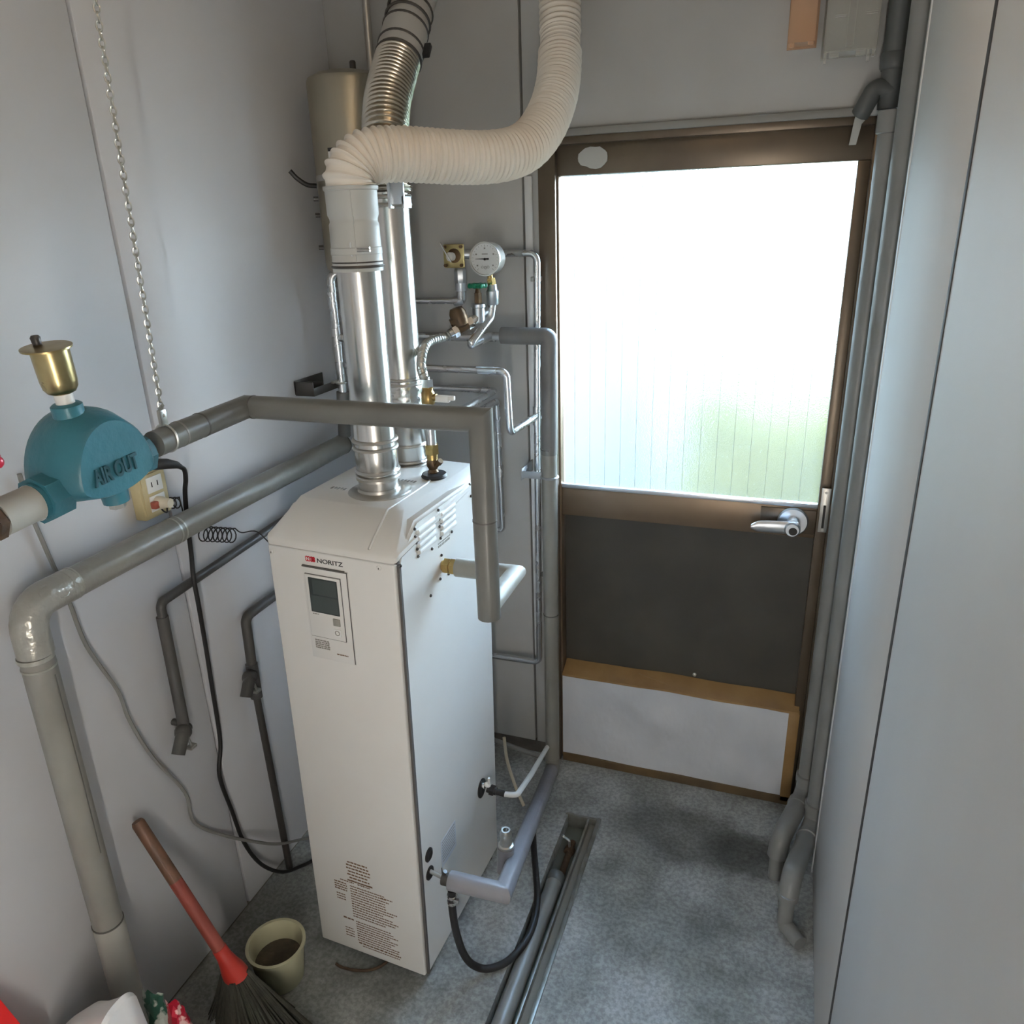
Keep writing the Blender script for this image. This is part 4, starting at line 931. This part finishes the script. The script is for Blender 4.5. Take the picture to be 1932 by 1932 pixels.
path = resample(smooth_path([e0, e0+ud*.03, (.424, -.31, 1.476), (.442, -.40, 1.482), (.468, -.48, 1.482), (.492, -.545, 1.473), (.508, -.585, 1.458), (.5255, -.612, 1.4425), (.5335, -.6155, 1.432)], 10), .0016)
rs = [.0094 + .0017*math.sin(2*PI*i*.0016/.0075) for i in range(len(path))]
B().tube(path, rs, 16).build('braid', 'zinc', bh, smooth=60)
B().hexnut((.5342, -.615, 1.436), (.5345, -.615, 1.419), .0140).build('nut', 'chrome', bh)
B().cyl(e0, e0+ud*.012, .0125, 14).build('ferrule', 'chrome', bh)
# ball valve and tap into the lid
bv = thing('ball_valve', 'brass ball valve with a white lever above the heater lid', 'valve', (.535, -.615, 1.213))
vx, vy = .5345, -.615
B().lathe([(.0125, 1.380), (.0155, 1.384), (.0155, 1.406), (.0125, 1.410), (.0120, 1.420)], (vx, vy, 0), (0, 0, 1), 8).cyl((vx, vy, 1.396), (vx+.020, vy, 1.396), .0085, 12).build('body', 'brass', bv)
B().box((vx+.016, vy-.006, 1.386), (vx+.052, vy+.006, 1.402), bev=.004, seg=3).box((vx+.040, vy-.0045, 1.391), (vx+.064, vy+.0045, 1.402), bev=.003).build('lever', 'plastic_white', bv)
B().cyl((vx, vy, 1.382), (vx, vy, 1.292), .0098, 16).cyl((vx, vy, 1.380), (vx, vy, 1.360), .0118, 16).cyl((vx, vy, 1.325), (vx, vy, 1.288), .0118, 16).build('pipe', 'pipe_silver', bv)
B().hexnut((vx, vy, 1.268), (vx, vy, 1.290), .0165).lathe([(.0125, 1.255), (.0125, 1.270)], (vx, vy, 0), (0, 0, 1), 14).build('compression_nut', 'brass', bv)
B().lathe([(.010, 1.220), (.0125, 1.226), (.0095, 1.232), (.0130, 1.238), (.0140, 1.250), (.0115, 1.256)], (vx, vy, 0), (0, 0, 1), 14).cyl((vx+.004, vy-.004, 1.236), (vx+.022, vy-.010, 1.253), .0055, 10).hexnut((vx+.018, vy-.009, 1.249), (vx+.026, vy-.012, 1.257), .0070).build('angle_cock', 'brass_old', bv)
B().lathe([(.0275, 1.2127), (.0300, 1.2165), (.0270, 1.2225), (.012, 1.2235)], (vx+.002, vy, 0), (0, 0, 1), 28).build('grommet', 'rubber_black', bv)

# ------------------------------------------------------------------ fuel cock and white pipe at the heater side, thin tubes behind
fv = thing('fuel_cock', 'small fuel cock with a white key and black connector on the heater side', 'valve', (.592, -.575, .34))
gx_, gy_, gz_ = .5985, -.5725, .330
B().lathe([(.0, 0), (.009, .0), (.009, .012)], (gx_-.008, gy_, gz_), (1, 0, 0), 12).build('nipple', 'chrome', fv)
B().tube([(gx_+.010, gy_, gz_-.006), (gx_+.036, gy_, gz_-.010)], .0105, 14).hexnut((gx_+.018, gy_, gz_-.0075), (gx_+.030, gy_, gz_-.009), .0145).cyl((gx_+.034, gy_, gz_-.010), (gx_+.060, gy_, gz_-.012), .0085, 12).build('connector', 'rubber_black', fv)
B().sphere((gx_+.013, gy_-.006, gz_+.012), .010, 12, 8, (1, .7, .8)).box((gx_+.015, gy_-.010, gz_+.014), (gx_+.022, gy_-.002, gz_+.036), bev=.003).build('key', 'plastic_white', fv)
wp = thing('white_pipe', 'thin white pipe bent from the fuel cock back towards the wall', 'pipe', (.655, -.575, .318))
B().tube(fillet([(gx_+.058, gy_, gz_-.012), (gx_+.092, gy_+.004, gz_-.012), (.682, -.42, .270), (.648, -.165, .165)], .022), .0075, 14).build('pipe', 'plastic_white', wp)
tt = thing('thin_tube', 'thin dull tube crossing behind the heater towards the riser', 'pipe', (.6, -.09, .06))
B().tube([(.40, -.075, .085), (.628, -.078, .045)], .0075, 10).build('tube', 'pvc_gray', tt)
tt2 = thing('thin_tube', 'thin beige tube hanging down behind the right side of the heater', 'pipe', (.58, -.2, .01))
B().tube(smooth_path([(.515, -.20, .20), (.53, -.22, .13), (.575, -.27, .075), (.612, -.30, .035)], 5), .0055, 8).build('tube', 'plastic_beige', tt2)

# ------------------------------------------------------------------ black drain hose looping on the floor
dh = thing('drain_hose', 'black rubber hose looping from the heater foot across the floor', 'hose', (.68, -.85, 0))
hp = [(.648, -.902, .312), (.648, -.905, .255), (.650, -.897, .170), (.658, -.880, .085), (.675, -.862, .035), (.705, -.842, .014), (.742, -.805, .012), (.764, -.745, .012), (.768, -.68, .012), (.752, -.60, .012), (.722, -.52, .012), (.69, -.44, .012), (.66, -.36, .012)]
B().tube(smooth_path(hp, 7), .0092, 14).build('hose', 'rubber_black', dh)
B().lathe([(.0115, 0), (.0125, .003), (.0115, .009)], (.648, -.902, .300), (0, 0, -1), 16, cap=False).lathe([(.0115, 0), (.0125, .003), (.0115, .009)], (.648, -.903, .283), (0, 0, -1), 16, cap=False).box((.656, -.914, .288), (.668, -.906, .298), bev=.001).build('hose_clip', 'chrome', dh)
# pvc pipe lying in the channel and a dirty tap in the pit
pv = thing('channel_pipe', 'gray plastic pipe lying along the floor drain channel', 'pipe', (.772, -1.2, -.045))
B().cyl((.772, -3.5, -.021), (.772, -.50, -.021), .0225, 24).build('pipe', 'pvc_gray', pv)
B().lathe([(.0225, 0), (.0245, .003), (.0245, .03), (.019, .03), (.018, .01), (0, .01)], (.772, -.51, -.021), (0, 1, 0), 24).build('socket_end', 'pvc_dark', pv)
pt = thing('drain_cock', 'small dirty drain cock lying at the end of the floor channel', 'valve', (.78, -.37, -.045))
B().cyl((.778, -.33, -.034), (.780, -.46, -.034), .010, 12).hexnut((.778, -.36, -.032), (.778, -.375, -.032), .017).build('body', 'rust', pt)
B().tube(fillet([(.778, -.367, -.02), (.778, -.367, .006), (.760, -.360, .008)], .005), .004, 8).sphere((.757, -.359, .008), .006, 8, 6).build('key', 'zinc', pt)

# ------------------------------------------------------------------ gray pipes in the right-hand corner
def corner_pipe(label, top, r, pieces):
    """vertical pipe, then (points, radius) pieces, each with a socket rim at its start"""
    first = Vector(pieces[0][0][0])
    o = thing('drain_pipe', label, 'pipe', pieces[-1][0][-1])
    B().tube([top, first], r, 24).build('pipe', 'pvc_gray', o)
    for k, (pts, rr_, rad) in enumerate(pieces):
        p = fillet(pts, rad, 8)
        B().tube(p, rr_, 24).build('elbow' if k < len(pieces)-1 else 'tailpipe', 'pvc_gray', o)
        ax = (Vector(p[1])-Vector(p[0])).normalized(); q = Vector(p[0])-ax*.010
        B().lathe([(rr_-.002, 0), (rr_+.0035, .002), (rr_+.0035, .022), (rr_-.002, .024)], q, ax, 24, cap=False).build('socket', 'pvc_gray', o)
    return o
o1 = corner_pipe('left gray plastic pipe of the pair beside the door', (1.428, -.110, 1.938), .0240,
    [([(1.428, -.110, .200), (1.428, -.112, .150), (1.412, -.160, .140)], .0265, .030), ([(1.412, -.160, .140), (1.367, -.295, .125), (1.362, -.310, .070)], .0265, .045), ([(1.362, -.310, .080), (1.362, -.312, .0)], .0185, 0)])
o2 = corner_pipe('right gray plastic pipe of the pair, against the wall edge', (1.455, -.195, 2.499), .0250,
    [([(1.455, -.195, .175), (1.455, -.197, .120), (1.438, -.260, .115)], .0270, .030), ([(1.438, -.260, .115), (1.397, -.445, .150), (1.391, -.478, .095)], .0260, .045), ([(1.391, -.478, .105), (1.390, -.485, .0195), (1.430, -.535, .0195)], .0190, .012)])
B().lathe([(.0255, 1.90), (.0285, 1.902), (.0285, 1.945), (.0, 1.948)], (1.428, -.110, 0), (0, 0, 1), 24).build('socket', 'pvc_gray', o1, label='wider socket at the top')
o3 = thing('drain_pipe', 'short dark pipe coming down from the ceiling above the door corner', 'pipe', (1.42, -.045, 2.0))
B().cyl((1.424, -.046, 2.035), (1.424, -.046, 2.499), .0250, 20).build('pipe', 'pvc_dark', o3)
B().lathe([(.0255, 2.030), (.0285, 2.034), (.0285, 2.06), (.0255, 2.064)], (1.424, -.046, 0), (0, 0, 1), 20, cap=False).build('rim', 'pvc_dark', o3)
B().cyl((1.424, -.046, 1.955), (1.424, -.046, 2.034), .0235, 18).build('sleeve', 'pvc_dark', o3)
hk = thing('pipe_saddle', 'dusty gray saddle bracket with a long tongue at the top right of the door', 'bracket', (1.385, -.03, 1.94))
b = B(); b.tube(fillet([(1.425, -.050, 1.990), (1.392, -.055, 1.998), (1.372, -.055, 1.955), (1.368, -.05, 1.948)], .016), .020, 14).build('shoulder', 'pvc_dark', hk)
b = B(); b.box((1.366, -.040, 1.945), (1.412, -.020, 1.985), bev=.004); b.prism([(1.366, 1.975), (1.392, 1.95), (1.374, 1.930), (1.367, 1.888), (1.352, 1.888), (1.358, 1.94)], -.034, -.026, 'Y'); b.build('tongue', 'fitting_gray', hk)

# clear plastic covers at the top right of the back wall
def clear_box(label, x0, x1, z0, m, teeth):
    o = thing('clear_cover', label, 'plastic cover', ((x0+x1)/2, -.03, z0))
    y0, y1, z1, t = -.062, -.001, 2.36, .003
    b = B()
    b.box((x0, y0, z0), (x1, y0+t, z1)); b.box((x0, y0+t, z0), (x0+t, y1, z1)); b.box((x1-t, y0+t, z0), (x1, y1, z1)); b.box((x0+t, y0+t, z0), (x1-t, y1, z0+t))
    b.build('shell', m, o)
    for (xa, xb, za) in teeth: B().box((xa, y0+.002, za), (xb, y0+.012, z0+.004), bev=.001).build('lug', m, o)
    B().box((x0-.004, y1-.006, z0-.004), (x1+.004, y1, z1)).build('flange', m, o)
    return o
c1_ = clear_box('narrow orange tinted clear cover high beside the door corner', 1.203, 1.258, 2.098, 'clear_orange', [(1.206, 1.216, 2.090), (1.244, 1.256, 2.092)])
B().box((1.212, -.050, 2.125), (1.240, -.030, 2.35), bev=.003).build('insert', 'plastic_beige', c1_)
c2_ = clear_box('wide clear plastic cover high on the back wall beside the corner pipe', 1.277, 1.384, 2.072, 'clear_plastic', [(1.279, 1.285, 2.052), (1.290, 1.310, 2.062), (1.344, 1.364, 2.062), (1.366, 1.372, 2.050), (1.376, 1.382, 2.058)])
for x in (1.295, 1.357): B().box((x, -.066, 2.138), (x+.022, -.0615, 2.142)).build('rib', 'clear_plastic', c2_)
B().box((1.322, -.045, 2.085), (1.338, -.020, 2.35), bev=.002).build('inner_rail', 'clear_plastic', c2_)

# ------------------------------------------------------------------ things on the floor at the left
bu = thing('pail', 'small cream plastic pail with dirt inside, beside the heater', 'bucket', (.215, -1.02, 0))
PX, PY = .215, -1.015
B().lathe([(0, .0), (.050, .0), (.054, .004), (.066, .106), (.0710, .108), (.0715, .116), (.0640, .116), (.0620, .107), (.0505, .012), (0, .010)], (PX, PY, 0), (0, 0, 1), 40, cap=False).build('body', 'pail_cream', bu)
B().lathe([(0, .066), (.0565, .063)], (PX, PY, 0), (0, 0, 1), 32, cap=False).build('contents', 'pail_dirt', bu)
bro = thing('broom', 'broom with a red socket leaning on the left wall over the pail', 'broom', (.26, -1.17, .0))
h0, h1 = Vector((.027, -1.150, .556)), Vector((.194, -1.150, .212))
hd_ = (h1-h0).normalized(); hm = h0.lerp(h1, .42)
B().tube([h0, h0+hd_*.006, hm], [.0115, .0140, .0145], 16).build('handle', 'broom_wood', bro, label='brown upper handle')
B().tube([hm, h1], .0145, 16).build('handle_sleeve', 'broom_red_pole', bro, label='faded red lower handle')
def oval(c, d, a, bb, n=20):
    s1 = Vector((.45, -.85, .0)); s1 = (s1-d*s1.dot(d)).normalized(); s1 = Vector((.86, .35, .36)) if False else s1
    wdir = d.cross(s1).normalized()
    return [c + wdir*a*math.cos(2*PI*k/n) + s1*bb*math.sin(2*PI*k/n) for k in range(n)]
vd = Vector((.55, 0, -1)).normalized()
# broad side faces the camera: width runs across the wall direction
def sec(c, a, bb, n=20):
    wv = Vector((.90, -.40, .12)); wv = (wv-hd_*wv.dot(hd_)).normalized(); tv = hd_.cross(wv).normalized()
    return [c + wv*a*math.cos(2*PI*k/n) + tv*bb*math.sin(2*PI*k/n) for k in range(n)]
b = B(); b.loft([sec(h1-hd_*.03, .0155, .0155), sec(h1-hd_*.008, .0165, .0165), sec(h1+hd_*.012, .026, .020), sec(h1+hd_*.030, .043, .025), sec(h1+hd_*.044, .051, .027), sec(h1+hd_*.047, .046, .024)])
b.build('socket', 'red_broom', bro)
b = B(); rb = random.Random(11); c0 = h1+hd_*.040
wv = Vector((.90, -.40, .12)); wv = (wv-hd_*wv.dot(hd_)).normalized(); tv = hd_.cross(wv).normalized()
for k in range(900):
    u, v = rb.uniform(-1, 1), rb.uniform(-1, 1)
    s0 = c0 + wv*u*.039 + tv*v*.021
    dd = (hd_*.35 + Vector((.05, -.05, -.65)) + wv*u*(.60 if u > 0 else .85) + tv*v*.34 + Vector((rb.uniform(-.06, .06), rb.uniform(-.06, .06), 0))).normalized()
    L_ = min(.24, (s0.z-.004)/max(.05, -dd.z)); e = s0+dd*L_; m_ = s0.lerp(e, .5)+hd_*.004
    b.tube([s0, m_, e], [.0022, .0021, .0014], 4)
b.build('bristles', 'bristle', bro, kind='stuff')
tw = B().tube(smooth_path([(.328, -.945, .006), (.345, -.948, .005), (.385, -.945, .005), (.425, -.93, .006), (.447, -.905, .007), (.450, -.885, .008)], 6), .0035, 8)
tag(tw.build('bent_wire', 'rust', None, loc=(.385, -.945, 0)), 'rusty curved wire lying on the floor by the heater foot', 'wire')
# white bag, red can and wrappers at the lower left corner
ol = [(-.0, 0.0), (.0, .14), (.012, .24), (.035, .285), (.065, .323), (.095, .352), (.129, .382), (.165, .404), (.200, .428), (.222, .446), (.229, .438), (.234, .405), (.246, .354), (.258, .29), (.266, .20), (.268, .0)]
bg_ = B(); rings = []
for j in range(13):
    f = j/12; ins = .5*abs(2*f-1)**3; ring = []
    cx_, cz_ = .15, .18
    for (x, z) in ol:
        w_ = .006*noise.noise((x*22, z*22, f*3)); q = 1-ins*.22
        ring.append((.006+max(.0, cx_+(x-cx_)*q+w_-.002), -1.485+.09*f+.010*noise.noise((x*16, z*16, f*2+5)), max(0, cz_+(z-cz_)*q+w_ if z > .01 else 0)))
    rings.append(ring)
bg_.loft(rings)
tag(bg_.build('plastic_bag', 'bag_white', None, loc=(.14, -1.44, 0), smooth=24), 'crumpled white plastic bag standing at the lower left', 'bag')
rc = thing('red_container', 'bright red ribbed container cut by the lower left corner', 'container', (.02, -1.60, 0))
b = B(); b.prism([(.003, 0), (.115, 0), (.115, .36), (.100, .392), (.080, .420), (.036, .486), (.012, .515), (.003, .52)], -1.64, -1.510, 'Y')
bmesh.ops.bevel(b.bm, geom=b.bm.edges[:], offset=.006, segments=2, affect='EDGES'); b.build('body', 'red_can', rc)
for k in range(3): B().tube([(.118-.004, -1.54-.04*k, .05), (.118-.004, -1.54-.04*k, .355), (.082, -1.54-.04*k, .422), (.016, -1.54-.04*k, .515)], .006, 8).build('rib', 'red_can', rc)
def wrapper(name, label, c, m, seed, hgt, rx_, ry_):
    b = B(); rings = []; rw = random.Random(seed)
    for j in range(16):
        f = j/15; ring = []; fl = 1 if f < .8 else 1-.75*(f-.8)/.2
        for k in range(14):
            a = 2*PI*k/14; q = rw.uniform(-.28, .28)
            ring.append((c[0]+rx_*math.cos(a)*(1+q), c[1]+ry_*math.sin(a)*(fl+q*.8), max(0, hgt*f+(rw.uniform(-.010, .012) if j else 0))))
        rings.append(ring)
    b.loft(rings); return tag(b.build(name, m, None, loc=c, smooth=8), label, 'wrapper')
wrapper('green_wrapper', 'crumpled dark green wrapper between the white bag and the red one', (.202, -1.345, 0), 'foil_green', 3, .345, .024, .018)
wrapper('red_wrapper', 'crumpled red and white wrapper beside the broom bristles', (.258, -1.345, 0), 'foil_red', 8, .335, .023, .018)

# ------------------------------------------------------------------ outside, seen through the frosted pane
struct(B().box((-8, .13, -.35), (9, 12, -.15)), 'ground', 'outdoor_ground', 'grassy ground outside the door')
struct(B().box((.60, .06, -.16), (1.50, .35, .0)), 'trim_4', 'concrete_smooth')
nh = thing('neighbour_building', 'pale building seen blurred through the left of the frosted pane', 'building', (-1.4, 3.6, -.15))
B().box((-4.5, 2.7, -.15), (.50, 6.5, 4.2)).build('wall', 'neighbour_wall', nh)
B().box((-4.7, 2.5, 4.2), (.70, 6.7, 4.32)).build('roof', 'fitting_gray', nh)
hg = B(); rb = random.Random(9)
for k in range(2600):
    c = Vector((rb.uniform(.72, 3.6), rb.uniform(2.0, 2.6), rb.uniform(-.15, .84+.06*math.sin(k))))
    a = Vector((rb.uniform(-1, 1), rb.uniform(-1, 1), rb.uniform(-1, 1))).normalized()*.07; q = a.orthogonal().normalized()*.035
    hg.quad(c-a, c+q, c+a, c-q)
tag(hg.build('hedge', 'hedge_leaf', None, loc=(1.9, 2.3, -.15), smooth=0), 'yellow green hedge seen blurred through the foot of the frosted pane', 'hedge', kind='stuff')
